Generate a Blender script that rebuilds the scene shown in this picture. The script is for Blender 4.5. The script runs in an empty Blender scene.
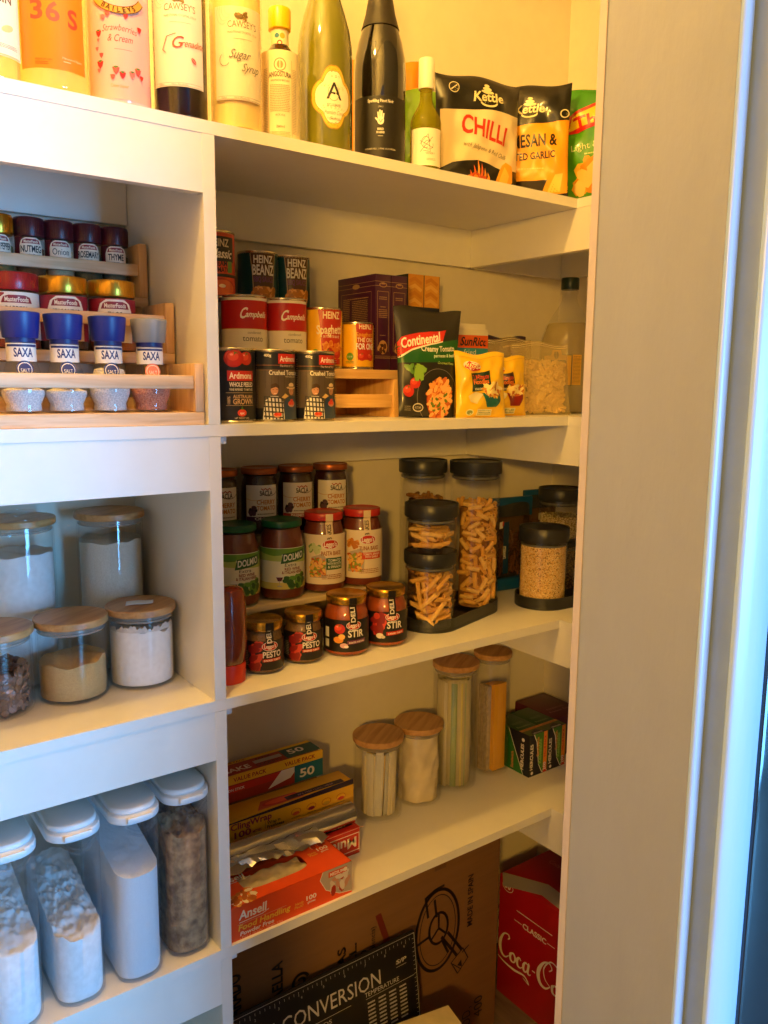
import bpy, bmesh, math, random
from mathutils import Vector, Matrix, noise
from mathutils.geometry import tessellate_polygon
PI = math.pi
R = math.radians
COL = bpy.context.scene.collection
Z0 = 1.43                                   # height of the shelf datum above the floor
S1, S2, S3, S4 = 0.4012+Z0, -0.0133+Z0, -0.4306+Z0, -0.8474+Z0   # tops of the four shelf levels
T = 0.0173                                  # board thickness
CAM = Vector((-0.5191, -1.104, 0.0448+Z0))

# ------------------------------------------------------------------ materials
def lin(h):
    h = h.lstrip('#')
    if len(h) == 3: h = ''.join(q*2 for q in h)
    c = [int(h[i:i+2], 16)/255 for i in (0, 2, 4)]
    return tuple((x/12.92 if x <= .04045 else ((x+.055)/1.055)**2.4) for x in c)+(1,)
_m = {}
def newmat(name):
    m = bpy.data.materials.new(name); m.use_nodes = True
    nt = m.node_tree
    return m, nt, nt.nodes['Principled BSDF'], nt.nodes['Material Output']
def paint(name, hx, rough=.5, metal=0, var=.04, scale=30, bump=0, bscale=200, stretch=(1, 1, 1), coat=0, var2=None, spec=.5):
    key = (name, hx)
    if key in _m: return _m[key]
    m, nt, b, out = newmat(name)
    tc = nt.nodes.new('ShaderNodeTexCoord'); mp = nt.nodes.new('ShaderNodeMapping')
    mp.inputs['Scale'].default_value = stretch
    nt.links.new(tc.outputs['Object'], mp.inputs['Vector'])
    n = nt.nodes.new('ShaderNodeTexNoise'); n.inputs['Scale'].default_value = scale; n.inputs['Detail'].default_value = 4
    nt.links.new(mp.outputs[0], n.inputs['Vector'])
    cr = nt.nodes.new('ShaderNodeValToRGB')
    c = lin(hx); d = lin(var2) if var2 else tuple(x*(1-var) for x in c[:3])+(1,)
    cr.color_ramp.elements[0].color = d; cr.color_ramp.elements[1].color = c
    cr.color_ramp.elements[0].position = .35; cr.color_ramp.elements[1].position = .65
    nt.links.new(n.outputs['Fac'], cr.inputs['Fac']); nt.links.new(cr.outputs['Color'], b.inputs['Base Color'])
    b.inputs['Roughness'].default_value = rough; b.inputs['Metallic'].default_value = metal
    b.inputs['Coat Weight'].default_value = coat; b.inputs['Coat Roughness'].default_value = .08
    b.inputs['Specular IOR Level'].default_value = spec
    if bump:
        n2 = nt.nodes.new('ShaderNodeTexNoise'); n2.inputs['Scale'].default_value = bscale; n2.inputs['Detail'].default_value = 3
        nt.links.new(mp.outputs[0], n2.inputs['Vector'])
        bp = nt.nodes.new('ShaderNodeBump'); bp.inputs['Strength'].default_value = 1; bp.inputs['Distance'].default_value = bump
        nt.links.new(n2.outputs['Fac'], bp.inputs['Height']); nt.links.new(bp.outputs[0], b.inputs['Normal'])
    _m[key] = m
    return m
def ink(hx, rough=.45):
    key = ('ink', hx, rough)
    if key not in _m:
        m, nt, b, out = newmat('print_'+hx.lstrip('#'))
        n = nt.nodes.new('ShaderNodeTexNoise'); n.inputs['Scale'].default_value = 60
        mx = nt.nodes.new('ShaderNodeMix'); mx.data_type = 'RGBA'
        c = lin(hx); mx.inputs[6].default_value = tuple(x*.95 for x in c[:3])+(1,); mx.inputs[7].default_value = c
        nt.links.new(n.outputs['Fac'], mx.inputs[0]); nt.links.new(mx.outputs[2], b.inputs['Base Color'])
        b.inputs['Roughness'].default_value = rough
        _m[key] = m
    return _m[key]
def glass(name='clear_glass', tint='#ffffff', gloss=.02, ior=1.45, haze=0, hazecol='#ffffff'):
    key = (name, tint)
    if key in _m: return _m[key]
    m, nt, b, out = newmat(name); nt.nodes.remove(b)
    tr = nt.nodes.new('ShaderNodeBsdfTransparent'); tr.inputs[0].default_value = lin(tint)
    gl = nt.nodes.new('ShaderNodeBsdfGlossy'); gl.inputs['Roughness'].default_value = gloss
    lw = nt.nodes.new('ShaderNodeLayerWeight'); lw.inputs[0].default_value = .5
    pw = nt.nodes.new('ShaderNodeMath'); pw.operation = 'POWER'; pw.inputs[1].default_value = 4.5
    fr = nt.nodes.new('ShaderNodeMath'); fr.operation = 'MULTIPLY_ADD'; fr.inputs[1].default_value = .42; fr.inputs[2].default_value = .035
    nt.links.new(lw.outputs['Facing'], pw.inputs[0]); nt.links.new(pw.outputs[0], fr.inputs[0])
    mx = nt.nodes.new('ShaderNodeMixShader')
    last = tr
    if haze:
        df = nt.nodes.new('ShaderNodeBsdfDiffuse'); df.inputs[0].default_value = lin(hazecol)
        m2 = nt.nodes.new('ShaderNodeMixShader'); m2.inputs[0].default_value = haze
        nt.links.new(tr.outputs[0], m2.inputs[1]); nt.links.new(df.outputs[0], m2.inputs[2]); last = m2
    nt.links.new(fr.outputs[0], mx.inputs[0]); nt.links.new(last.outputs[0], mx.inputs[1]); nt.links.new(gl.outputs[0], mx.inputs[2])
    nt.links.new(mx.outputs[0], out.inputs[0])
    _m[key] = m
    return m
def woodmat(name, a, b_, axis=0, scale=14, rough=.5):
    key = (name, a)
    if key in _m: return _m[key]
    m, nt, b, out = newmat(name)
    tc = nt.nodes.new('ShaderNodeTexCoord'); mp = nt.nodes.new('ShaderNodeMapping')
    s = [9, 9, 9]; s[axis] = .7; mp.inputs['Scale'].default_value = s
    n = nt.nodes.new('ShaderNodeTexNoise'); n.inputs['Scale'].default_value = scale; n.inputs['Detail'].default_value = 6; n.inputs['Distortion'].default_value = .6
    cr = nt.nodes.new('ShaderNodeValToRGB'); cr.color_ramp.elements[0].color = lin(b_); cr.color_ramp.elements[1].color = lin(a)
    cr.color_ramp.elements[0].position = .3; cr.color_ramp.elements[1].position = .6
    nt.links.new(tc.outputs['Object'], mp.inputs[0]); nt.links.new(mp.outputs[0], n.inputs['Vector'])
    nt.links.new(n.outputs['Fac'], cr.inputs[0]); nt.links.new(cr.outputs[0], b.inputs['Base Color'])
    b.inputs['Roughness'].default_value = rough
    _m[key] = m
    return m

WHITE = paint('white_laminate', '#efebe2', .42, var=.02)
WALL = paint('cream_wall_paint', '#ece3cf', .7, var=.03, bump=.0004, bscale=60)
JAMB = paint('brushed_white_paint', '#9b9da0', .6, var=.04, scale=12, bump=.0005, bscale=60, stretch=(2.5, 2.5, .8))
TRIM_DAYLIT = paint('daylit_trim_paint', '#b4cdec', .3, var=.03, bump=.0004, bscale=40, stretch=(3, 3, .4))  # white trim with the blue of the daylight put into its colour
PINE = woodmat('pine_wood', '#e6c49a', '#d3a97a', 0)
PINEZ = woodmat('pine_wood_upright', '#e2bd90', '#cfa373', 2)
YPINE = woodmat('honey_pine_wood', '#efc07c', '#dfa860', 0)
BAMBOO = woodmat('bamboo_lid', '#c99860', '#a87440', 0, 10, .4)
GLASS = glass()
PLASTIC = glass('clear_plastic', '#fcfdff', .10, 1.4, .02, '#e6edf4')
STEEL = paint('tin_rim', '#d8cdb4', .25, 1, var=.05)
GOLD = paint('gold_lid', '#d9a43a', .28, 1, var=.1)
CHAR = paint('charcoal_plastic', '#2b2c2e', .35, var=.1)
WHITEP = paint('white_plastic', '#eeeff0', .35, var=.01)

# ------------------------------------------------------------------ mesh builder
class MB:
    def __init__(s): s.v = []; s.f = []; s.mi = []; s.mats = []; s.M = Matrix.Identity(4)
    def mid(s, m):
        for i, x in enumerate(s.mats):
            if x is m: return i
        s.mats.append(m); return len(s.mats)-1
    def add(s, verts, faces, mat):
        o = len(s.v); k = s.mid(mat)
        s.v += [s.M @ Vector(v) for v in verts]
        s.f += [tuple(i+o for i in f) for f in faces]; s.mi += [k]*len(faces)
    def box(s, c, d, mat, rz=0, bev=0):
        x, y, z = (q/2 for q in d)
        if bev and bev < min(x, y, z):
            bm = bmesh.new(); bmesh.ops.create_cube(bm, size=1)
            for v in bm.verts: v.co = Vector((v.co.x*d[0], v.co.y*d[1], v.co.z*d[2]))
            bmesh.ops.bevel(bm, geom=list(bm.edges), offset=bev, segments=2, profile=.5, affect='EDGES')
            vs = [v.co.copy() for v in bm.verts]; fs = [[v.index for v in f.verts] for f in bm.faces]; bm.free()
        else:
            vs = [Vector((a*x, b*y, e*z)) for e in (-1, 1) for b in (-1, 1) for a in (-1, 1)]
            fs = [(0, 2, 3, 1), (4, 5, 7, 6), (0, 1, 5, 4), (2, 6, 7, 3), (0, 4, 6, 2), (1, 3, 7, 5)]
        Rz = Matrix.Rotation(rz, 3, 'Z')
        s.add([Rz @ v+Vector(c) for v in vs], fs, mat); return s
    def b2(s, x0, x1, y0, y1, z0, z1, mat, bev=0):
        return s.box(((x0+x1)/2, (y0+y1)/2, (z0+z1)/2), (abs(x1-x0), abs(y1-y0), abs(z1-z0)), mat, 0, bev)
    def lathe(s, prof, mat, seg=48, c=(0, 0), cap0=True, cap1=True, sx=1, sy=1):
        vs = []; fs = []
        for r, z in prof:
            for k in range(seg):
                a = 2*PI*k/seg; vs.append((c[0]+r*math.cos(a)*sx, c[1]+r*math.sin(a)*sy, z))
        for i in range(len(prof)-1):
            for k in range(seg):
                k2 = (k+1) % seg; fs.append((i*seg+k, i*seg+k2, (i+1)*seg+k2, (i+1)*seg+k))
        if cap0: fs.append(tuple(range(seg-1, -1, -1)))
        if cap1: fs.append(tuple((len(prof)-1)*seg+k for k in range(seg)))
        s.add(vs, fs, mat); return s
    def prism(s, poly, z0, z1, mat, inset=0, bev=0):
        n = len(poly)
        if bev:
            cx = sum(p[0] for p in poly)/n; cy = sum(p[1] for p in poly)/n
            def sh(k):
                out = []
                for x, y in poly:
                    l = math.hypot(x-cx, y-cy) or 1; out.append((x-(x-cx)/l*k, y-(y-cy)/l*k))
                return out
            rings = [(sh(bev), z0), (sh(bev*.3), z0+bev*.3), (poly, z0+bev), (poly, z1-bev), (sh(bev*.3), z1-bev*.3), (sh(bev), z1)]
        else: rings = [(poly, z0), (poly, z1)]
        vs = [(x, y, z) for pl, z in rings for x, y in pl]; fs = []
        for i in range(len(rings)-1):
            for k in range(n):
                k2 = (k+1) % n; fs.append((i*n+k, i*n+k2, (i+1)*n+k2, (i+1)*n+k))
        fs.append(tuple(range(n-1, -1, -1))); fs.append(tuple((len(rings)-1)*n+k for k in range(n)))
        s.add(vs, fs, mat); return s
    def tube(s, pts, r, mat, seg=8):
        vs = []; fs = []; n = len(pts)
        for i, p in enumerate(pts):
            p = Vector(p); a = Vector(pts[max(i-1, 0)]); b = Vector(pts[min(i+1, n-1)])
            d = (b-a).normalized(); u = d.orthogonal().normalized()
            if i and abs(u.dot(pu)) < .999:
                u = (pu-d*pu.dot(d)).normalized()
            pu = u; w = d.cross(u); rr = r[i] if isinstance(r, (list, tuple)) else r
            for k in range(seg):
                t = 2*PI*k/seg; vs.append(p+u*math.cos(t)*rr+w*math.sin(t)*rr)
        for i in range(n-1):
            for k in range(seg):
                k2 = (k+1) % seg; fs.append((i*seg+k, i*seg+k2, (i+1)*seg+k2, (i+1)*seg+k))
        fs.append(tuple(range(seg-1, -1, -1))); fs.append(tuple((n-1)*seg+k for k in range(seg)))
        s.add(vs, fs, mat); return s
    def build(s, name, parent=None, smooth=True, loc=(0, 0, 0), rz=0, ang=38):
        me = bpy.data.meshes.new(name); me.from_pydata([tuple(v) for v in s.v], [], s.f)
        for m in s.mats: me.materials.append(m)
        me.polygons.foreach_set('material_index', s.mi)
        if smooth:
            me.polygons.foreach_set('use_smooth', [True]*len(s.f)); me.set_sharp_from_angle(angle=R(ang))
        me.update()
        o = bpy.data.objects.new(name, me); COL.objects.link(o)
        o.location = loc; o.rotation_euler = (0, 0, rz)
        if parent: o.parent = parent
        return o
def rrect(w, d, r, n=6, cx=0, cy=0):
    out = []
    for qx, qy, a0 in ((1, 1, 0), (-1, 1, 90), (-1, -1, 180), (1, -1, 270)):
        for k in range(n+1):
            a = R(a0+90*k/n); out.append((cx+qx*(w/2-r)+r*math.cos(a), cy+qy*(d/2-r)+r*math.sin(a)))
    return out

def respace(pts, step):
    out = []
    for i, a in enumerate(pts):
        b = pts[(i+1) % len(pts)]; d = math.dist(a, b); n = max(1, int(round(d/step)))
        for k in range(n): out.append((a[0]+(b[0]-a[0])*k/n, a[1]+(b[1]-a[1])*k/n))
    return out
# ------------------------------------------------------------------ things
def tag(o, label, cat, group=None, kind=None):
    o['label'] = label; o['category'] = cat
    if group: o['group'] = group
    if kind: o['kind'] = kind
    return o
def thing(name, label, cat, loc, rz=0, group=None):
    o = bpy.data.objects.new(name, None); COL.objects.link(o); o.empty_display_size = .03
    o.location = loc; o.rotation_euler = (0, 0, rz)
    return tag(o, label, cat, group)
def struct(mb, name, smooth=False, **k):
    o = mb.build(name, smooth=smooth, **k); o['kind'] = 'structure'; return o

# ------------------------------------------------------------------ printed artwork
_tc = {}
def text_geo(s, bold):
    key = (s, bold)
    if key in _tc: return _tc[key]
    cu = bpy.data.curves.new('t', 'FONT'); cu.body = s; cu.resolution_u = 3 if len(s) < 9 else 2 if len(s) < 20 else 1; cu.offset = .025 if bold else 0.0
    cu.fill_mode = 'FRONT' if hasattr(cu, 'fill_mode') else cu.fill_mode
    o = bpy.data.objects.new('t', cu)
    me = bpy.data.meshes.new_from_object(o)
    me.calc_loop_triangles()
    vs = [(v.co.x, v.co.y) for v in me.vertices]; ts = [tuple(t.vertices) for t in me.loop_triangles]
    bpy.data.objects.remove(o); bpy.data.curves.remove(cu); bpy.data.meshes.remove(me)
    if vs:
        x0 = min(v[0] for v in vs); x1 = max(v[0] for v in vs)
    else: x0 = x1 = 0
    vs = [((x-x0)/.7, y/.7) for x, y in vs]
    _tc[key] = (vs, ts, (x1-x0)/.7); return _tc[key]
class Art:
    """flat artwork in millimetres: origin at the middle of the lower edge"""
    def __init__(s): s.L = []
    def r(s, x, y, w, h, col, rot=0):
        c, q = math.cos(R(rot)), math.sin(R(rot))
        P = [(x+a*w/2*c-b*h/2*q, y+a*w/2*q+b*h/2*c) for a, b in ((-1, -1), (1, -1), (1, 1), (-1, 1))]
        s.L.append(([(P[0], P[1], P[2]), (P[0], P[2], P[3])], col)); return s
    def p(s, pts, col):
        tt = tessellate_polygon([[Vector((a, b, 0)) for a, b in pts]])
        s.L.append(([tuple(pts[i] for i in t) for t in tt], col)); return s
    def e(s, x, y, w, h, col, rot=0, n=20):
        c, q = math.cos(R(rot)), math.sin(R(rot)); P = []
        for k in range(n):
            a = 2*PI*k/n; u, v = w/2*math.cos(a), h/2*math.sin(a); P.append((x+u*c-v*q, y+u*q+v*c))
        s.L.append(([((x, y), P[k], P[(k+1) % n]) for k in range(n)], col)); return s
    def l(s, pts, w, col, closed=False):
        pts = list(pts)
        if closed: pts.append(pts[0])
        ws = list(w) if isinstance(w, (list, tuple)) else [w]*len(pts)
        q = [(pts[0], ws[0])]
        for a, b in zip(pts[1:], ws[1:]):
            if math.dist(a, q[-1][0]) > 1e-4: q.append((a, b))
        if len(q) < 2: return s
        P = [a for a, b in q]; ws = [b for a, b in q]; n = len(P)
        loop = math.dist(P[0], P[-1]) < 1e-3; Lf = []; Rg = []
        for i in range(n):
            a = P[i-1] if i else (P[-2] if loop else P[0]); b = P[i+1] if i < n-1 else (P[1] if loop else P[-1])
            d1 = (P[i][0]-a[0], P[i][1]-a[1]); d2 = (b[0]-P[i][0], b[1]-P[i][1])
            if math.hypot(*d1) < 1e-6: d1 = d2
            if math.hypot(*d2) < 1e-6: d2 = d1
            l1, l2 = math.hypot(*d1), math.hypot(*d2); d1 = (d1[0]/l1, d1[1]/l1); d2 = (d2[0]/l2, d2[1]/l2)
            mx, my = d1[0]+d2[0], d1[1]+d2[1]; ml = math.hypot(mx, my)
            if ml < .2: mx, my = d2; ml = 1; k = 1
            else: k = min(1/max(.35, ml/2), 2)
            nx, ny = -my/ml*ws[i]/2*k, mx/ml*ws[i]/2*k
            Lf.append((P[i][0]+nx, P[i][1]+ny)); Rg.append((P[i][0]-nx, P[i][1]-ny))
        tr = []
        for i in range(n-1): tr += [(Lf[i], Rg[i], Rg[i+1]), (Lf[i], Rg[i+1], Lf[i+1])]
        s.L.append((tr, col, .0012 if n > 6 else 0)); return s
    def arc(s, x, y, rx, ry, a0, a1, w, col, n=18):
        return s.l([(x+rx*math.cos(R(a0+(a1-a0)*k/n)), y+ry*math.sin(R(a0+(a1-a0)*k/n))) for k in range(n+1)], w, col)
    def t(s, x, y, h, txt, col, bold=False, w=None, shear=0, rot=0, al='c', curve=0):
        vs, ts, W = text_geo(txt, bold)
        sx = h if w is None else w/max(W, 1e-6)
        ww = W*sx; off = {'c': -ww/2, 'l': 0, 'r': -ww}[al]
        c, q = math.cos(R(rot)), math.sin(R(rot)); P = []
        for a, b in vs:
            u = a*sx+off+shear*b*h; v = b*h
            if curve: v += curve*(1-(2*u/max(ww, 1e-6))**2)
            P.append((x+u*c-v*q, y+u*q+v*c))
        s.L.append(([(P[i], P[j], P[k]) for i, j, k in ts], col)); return s
    def blobs(s, x, y, w, h, n, cols, size, seed=0, el=1.6, round_=False):
        rd = random.Random(seed)
        for cc in range(len(cols)):
            tr = []
            for k in range(n//len(cols)):
                u, v = rd.uniform(-.5, .5), rd.uniform(-.5, .5)
                if round_ and u*u+v*v > .25: u *= .6; v *= .6
                px, py = x+u*w, y+v*h; sz = size*rd.uniform(.6, 1.3); ro = rd.uniform(0, PI)
                P = [(px+math.cos(ro)*sz*el/2*math.cos(a)-math.sin(ro)*sz/2*math.sin(a), py+math.sin(ro)*sz*el/2*math.cos(a)+math.cos(ro)*sz/2*math.sin(a)) for a in [2*PI*q/7 for q in range(7)]]
                tr += [(P[0], P[q], P[q+1]) for q in range(1, 6)]
            s.L.append((tr, cols[cc], .004, 5))
        return s
    def fine(s, x, y, w, h, rows, col, seed=0):
        """rows of print too small to read: short dashes"""
        rd = random.Random(seed); tr = []
        for k in range(rows):
            yy = y+h/2-(k+.5)*h/rows; xx = x-w/2; th = h/rows*.22
            while xx < x+w/2-1:
                k2 = min(rd.uniform(.03, .1)*w, x+w/2-xx)
                tr += [((xx, yy-th), (xx+k2, yy-th), (xx+k2, yy+th)), ((xx, yy-th), (xx+k2, yy+th), (xx, yy+th))]
                xx += k2+w*.02
        s.L.append((tr, col)); return s
    def emit(s, mb, fmap, maxlen=6, rough=.45, step=.05, base=.15, lim=None, shell=None):
        cur = base
        for k, ly in enumerate(s.L):
            tris, col = ly[0], ly[1]; mic = ly[2] if len(ly) > 2 else 0; grp = ly[3] if len(ly) > 3 else 1
            m = ink(col, rough) if isinstance(col, str) else col
            off0 = cur*.001; vs = []; fs = []; idx = {}
            cur += step+mic*(len(tris)/grp)
            stack = [(t, off0+mic*.001*(q//grp)) for q, t in enumerate(tris)]
            while stack:
                t, off = stack.pop()
                d = [math.dist(t[i], t[(i+1) % 3]) for i in range(3)]
                i = d.index(max(d))
                if d[i] > maxlen:
                    a, b, c = t[i], t[(i+1) % 3], t[(i+2) % 3]; mm = ((a[0]+b[0])/2, (a[1]+b[1])/2)
                    stack += [((a, mm, c), off), ((mm, b, c), off)]; continue
                if lim:
                    cx = sum(q[0] for q in t)/3; cy = sum(q[1] for q in t)/3
                    if not (lim[0] <= cx <= lim[1] and lim[2] <= cy <= lim[3]): continue
                ar = (t[1][0]-t[0][0])*(t[2][1]-t[0][1])-(t[2][0]-t[0][0])*(t[1][1]-t[0][1])
                if abs(ar) < 1e-9: continue
                if ar < 0: t = (t[0], t[2], t[1])
                f = []
                for q in t:
                    kq = (q, off)
                    if kq not in idx: idx[kq] = len(vs); vs.append(fmap(q[0]*.001, q[1]*.001, off))
                    f.append(idx[kq])
                fs.append(tuple(f))
            if fs: mb.add(vs, fs, m)
        return mb
def cylmap(r, z0, ang, c=(0, 0)):
    def f(s, t, o):
        a = ang+s/r; rr = r+o
        return (c[0]+rr*math.cos(a), c[1]+rr*math.sin(a), z0+t)
    return f
def profmap(prof, z0, ang):
    def rad(z):
        for (r0, a), (r1, b) in zip(prof, prof[1:]):
            if a <= z <= b and b > a: return r0+(r1-r0)*(z-a)/(b-a)
        return prof[-1][0]
    def f(s, t, o):
        z = z0+t; r = rad(z)+o; a = ang+s/max(r, .004); return (r*math.cos(a), r*math.sin(a), z)
    return f
def planemap(o, u, v):
    o, u, v = Vector(o), Vector(u).normalized(), Vector(v).normalized(); n = u.cross(v)
    return lambda s, t, k: tuple(o+u*s+v*t+n*k)
def facing(x, y, off=0): return math.atan2(CAM.y-y, CAM.x-x)+R(off)
# ------------------------------------------------------------------ the room
YB = .318                                    # back wall
XR = 1.064                                   # right wall of the pantry
YI, YO = -.5530, -.700                        # inner and outer face of the door wall
XJ = .13                                     # jamb
CEIL = 2.62
def slab(name, x0, x1, y0, y1, z0, z1, m): return struct(MB().b2(x0, x1, y0, y1, z0, z1, m), name)
FLOORM = woodmat('floor_boards', '#7a6a5c', '#5d4f44', 1, 6, .35)
slab('floor', -3.2, 3.2, -4.3, YB+.1, -.05, 0, FLOORM)
slab('wall_back', -1.05, XR+.1, YB, YB+.1, 0, CEIL, WALL)
slab('wall_right', XR, XR+.1, YI, YB, 0, CEIL, WALL)
slab('wall_left', -1.05, -.95, YI, YB, 0, CEIL, WALL)
slab('ceiling', -1.05, XR+.1, YO+.03, YB+.1, CEIL, CEIL+.06, WALL)
slab('wall_front', -3.2, -.47, YO, YI, 0, CEIL, WALL)  # unseen door wall, edge moved in to keep fill light off the left fascias
slab('wall_lintel', -.47, XJ, YO, YI, 2.2005, CEIL, WALL)
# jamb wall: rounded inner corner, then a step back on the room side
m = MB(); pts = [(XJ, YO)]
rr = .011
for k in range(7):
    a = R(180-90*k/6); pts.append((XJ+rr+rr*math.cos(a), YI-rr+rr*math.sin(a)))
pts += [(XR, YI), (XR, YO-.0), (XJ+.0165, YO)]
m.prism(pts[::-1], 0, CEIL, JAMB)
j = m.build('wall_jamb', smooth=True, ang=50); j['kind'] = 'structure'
# glossy door stop edge, rebate and architrave, daylight and shade in their colours
m = MB()
st = [(XJ+.0004, YO+.0), (XJ+.0004, YO-.0022), (XJ+.0025, YO-.0045), (XJ+.0125, YO-.0045), (XJ+.0153, YO-.0025), (XJ+.0157, YO)]
m.prism(st, 0, 2.2, TRIM_DAYLIT); o = m.build('trim_1', ang=80); o['kind'] = 'structure'
YR = YO-.0227
m = MB().b2(XJ+.0157, XJ+.02, YR, YO, 0, 2.2, paint('rebate_shade_paint', '#8a9db4', .35, var=.06)); struct(m, 'trim_2')  # greyer, darker copy of the trim: shade of the rebate painted in
m = MB().b2(XJ-.0012, XJ+.0005, YI-.0135, YI-.0045, 0, 2.2, paint('jamb_edge_lit', '#c4b5aa', .5), .0004); struct(m, 'jamb_lit_edge')  # lighter strip paints the warm light caught by the jamb's rounded corner
m = MB(); ar = [(XJ+.016, YR), (XJ+.016, YR-.003), (XJ+.019, YR-.006), (XJ+.066, YR-.006), (XJ+.071, YR-.003), (XJ+.071, YO)]
m.prism(ar+[(XJ+.0205, YO), (XJ+.0205, YR)], 0, 2.2, TRIM_DAYLIT); o = m.build('trim_3', ang=50); o['kind'] = 'structure'
slab('wall_kitchen', XJ+.0715, 3.2, YO-.001, YO+.146, 0, CEIL, paint('grey_green_wall', '#4d5c5c', .35, var=.1))
# kitchen behind the camera: side wall, far wall with the window
KW = paint('kitchen_wall_paint', '#74797c', .7, var=.02)
slab('wall_kitchen_left', -3.3, -3.2, -4.3, YI, 0, CEIL, KW)
slab('wall_kitchen_rear_left', -3.2, .5, -4.4, -4.3, 0, CEIL, KW)
slab('wall_kitchen_rear_right', 2.9, 3.2, -4.4, -4.3, 0, CEIL, KW)
slab('wall_kitchen_sill', .5, 2.9, -4.4, -4.3, 0, .1, KW)
slab('wall_kitchen_header', .5, 2.9, -4.4, -4.3, 1.75, CEIL, KW)
slab('ceiling_kitchen', -3.3, 3.3, -4.4, YO+.03, CEIL, CEIL+.06, KW)
slab('wall_kitchen_right', 3.2, 3.3, -4.3, YO+.147, 0, CEIL, KW)
m = MB()
for x in (.5, 1.28, 2.06, 2.84): m.b2(x, x+.06, -4.36, -4.3, .1, 1.75, TRIM_DAYLIT)
m.b2(.5, 2.9, -4.36, -4.3, .1, .16, TRIM_DAYLIT).b2(.5, 2.9, -4.36, -4.3, 1.69, 1.75, TRIM_DAYLIT)
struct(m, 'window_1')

# dark glossy panel beside the door trim
m = MB().b2(XJ+.0725, XJ+.45, YO-.03, YO-.0015, 0, 1.25, paint('dark_gloss_panel', '#1d2a30', .12, coat=.5), .004)
tag(m.build('appliance_panel'), 'dark glossy panel low beside the blue-lit door trim', 'panel')

# ------------------------------------------------------------------ shelving
def lboard(z):
    """L shaped board: long run along the back, return along the right wall"""
    poly = [(-.949, 0), (.75, 0), (.75, YI+.002), (XR-.001, YI+.002), (XR-.001, YB-.001), (-.949, YB-.001)]
    return MB().prism(poly, z-T, z, WHITE)
levels = [(S1, 'uppermost white shelf board carrying the bottles and crisp packets'),
          (S2, 'white shelf board under the cans and the spice rack'),
          (S3, 'white shelf board under the sauce jars and round wooden-lidded jars'),
          (S4, 'lowest white shelf board under the wrap boxes and flour dispensers')]
HL, HR = .078, .079
for z, lab in levels:
    t = thing('shelf', lab, 'shelf', (0, 0, 0))
    lboard(z).build('board', t, smooth=False)
    MB().b2(-.949, -.0183, .0007, .017, z-T-HL, z-T-.0002, WHITE).build('front_fascia', t, smooth=False)
    MB().b2(.7507, .768, YI+.004, .3005, z-T-HR, z-T-.0002, WHITE).build('return_fascia', t, smooth=False)
    MB().b2(.002, .7505, .3, YB-.001, z-T-HR, z-T-.0002, WHITE).b2(-.948, -.02, .3, YB-.001, z-T-HR, z-T-.0002, WHITE).b2(.7685, XR-.018, .3, YB-.001, z-T-HR, z-T-.0002, WHITE).build('back_cleat', t, smooth=False)
    MB().b2(XR-.0175, XR-.001, YI+.004, YB-.001, z-T-HR, z-T-.0002, WHITE).build('side_cleat', t, smooth=False)
    if z < S1-.1:
        m = MB().b2(.0005, .012, .006, .03, z-T-.0115, z-T-.0003, WHITEP, .001)
        m.build('bracket', t)
    # screw cap on the back cleat
    m = MB(); m.M = Matrix.Translation((.085, .3, z-T-.045)) @ Matrix.Rotation(R(90), 4, 'X')
    m.lathe([(.0055, 0), (.0055, .0008), (.0045, .0013)], WHITE, 20); m.build('screw_cap', t)
for (za, zb), lab in zip(((S1, S2), (S2, S3), (S3, S4), (S4, 0)), (
        'upright white divider panel between the spice rack and the cans',
        'upright white divider panel between the big jars and the sauce jars',
        'upright white divider panel between the dispensers and the wrap boxes',
        'upright white divider panel at the bottom beside the big carton')):
    lo = zb+.0004 if zb else 0
    tag(MB().b2(-.0183, 0, 0, YB-.001, lo, za-T-.0004, WHITE).build('divider_panel', smooth=False), lab, 'divider panel')
tag(MB().b2(-.9485, -.932, .02, YB-.001, 0, S4-T-HL-.001, WHITE).build('end_panel', smooth=False), 'white end panel of the left-hand shelving below the dispensers', 'end panel')

# ------------------------------------------------------------------ light
def ceiling_lamp():
    t = thing('ceiling_lamp', 'round warm ceiling lamp hanging over the pantry floor', 'lamp', (-.25, -.25, CEIL))
    MB().lathe([(.05, -.001), (.05, -.015), (.02, -.03), (.012, -.03)], WHITEP, 32).build('ceiling_rose', t)
    MB().lathe([(.012, -.03), (.012, -.1), (.02, -.105), (.02, -.135)], WHITEP, 24).build('bulb_holder', t)
    return t
ceiling_lamp()
L = bpy.data.lights.new('warm_bulb', 'POINT'); L.energy = 30; L.color = (1, .58, .12); L.shadow_soft_size = .03
lo = bpy.data.objects.new('warm_bulb', L); COL.objects.link(lo); lo.location = (-.25, -.25, CEIL-.175)
L = bpy.data.lights.new('window_daylight', 'AREA'); L.shape = 'RECTANGLE'; L.size = 2.4; L.size_y = 1.65; L.energy = 490; L.color = (.13, .48, 1)
lo = bpy.data.objects.new('window_daylight', L); COL.objects.link(lo); lo.location = (1.7, -4.42, .925)
lo.rotation_euler = (R(90), 0, R(0))
t = thing('fill_lamp', 'warm round pendant lamp in the kitchen behind the camera', 'lamp', (-1.80, -2.3, CEIL))  # added lamp out of view, warm fill for the right-hand bays
MB().lathe([(.05, -.001), (.05, -.02), (.006, -.03), (.004, -.03), (.004, -.56), (.03, -.57), (.03, -.60)], WHITEP, 24).build('pendant_cord', t)
L = bpy.data.lights.new('fill_bulb', 'POINT'); L.energy = 195; L.color = (1, .53, .08); L.shadow_soft_size = .12
lo = bpy.data.objects.new('fill_bulb', L); COL.objects.link(lo); lo.location = (-1.80, -2.3, CEIL-.74)
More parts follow.
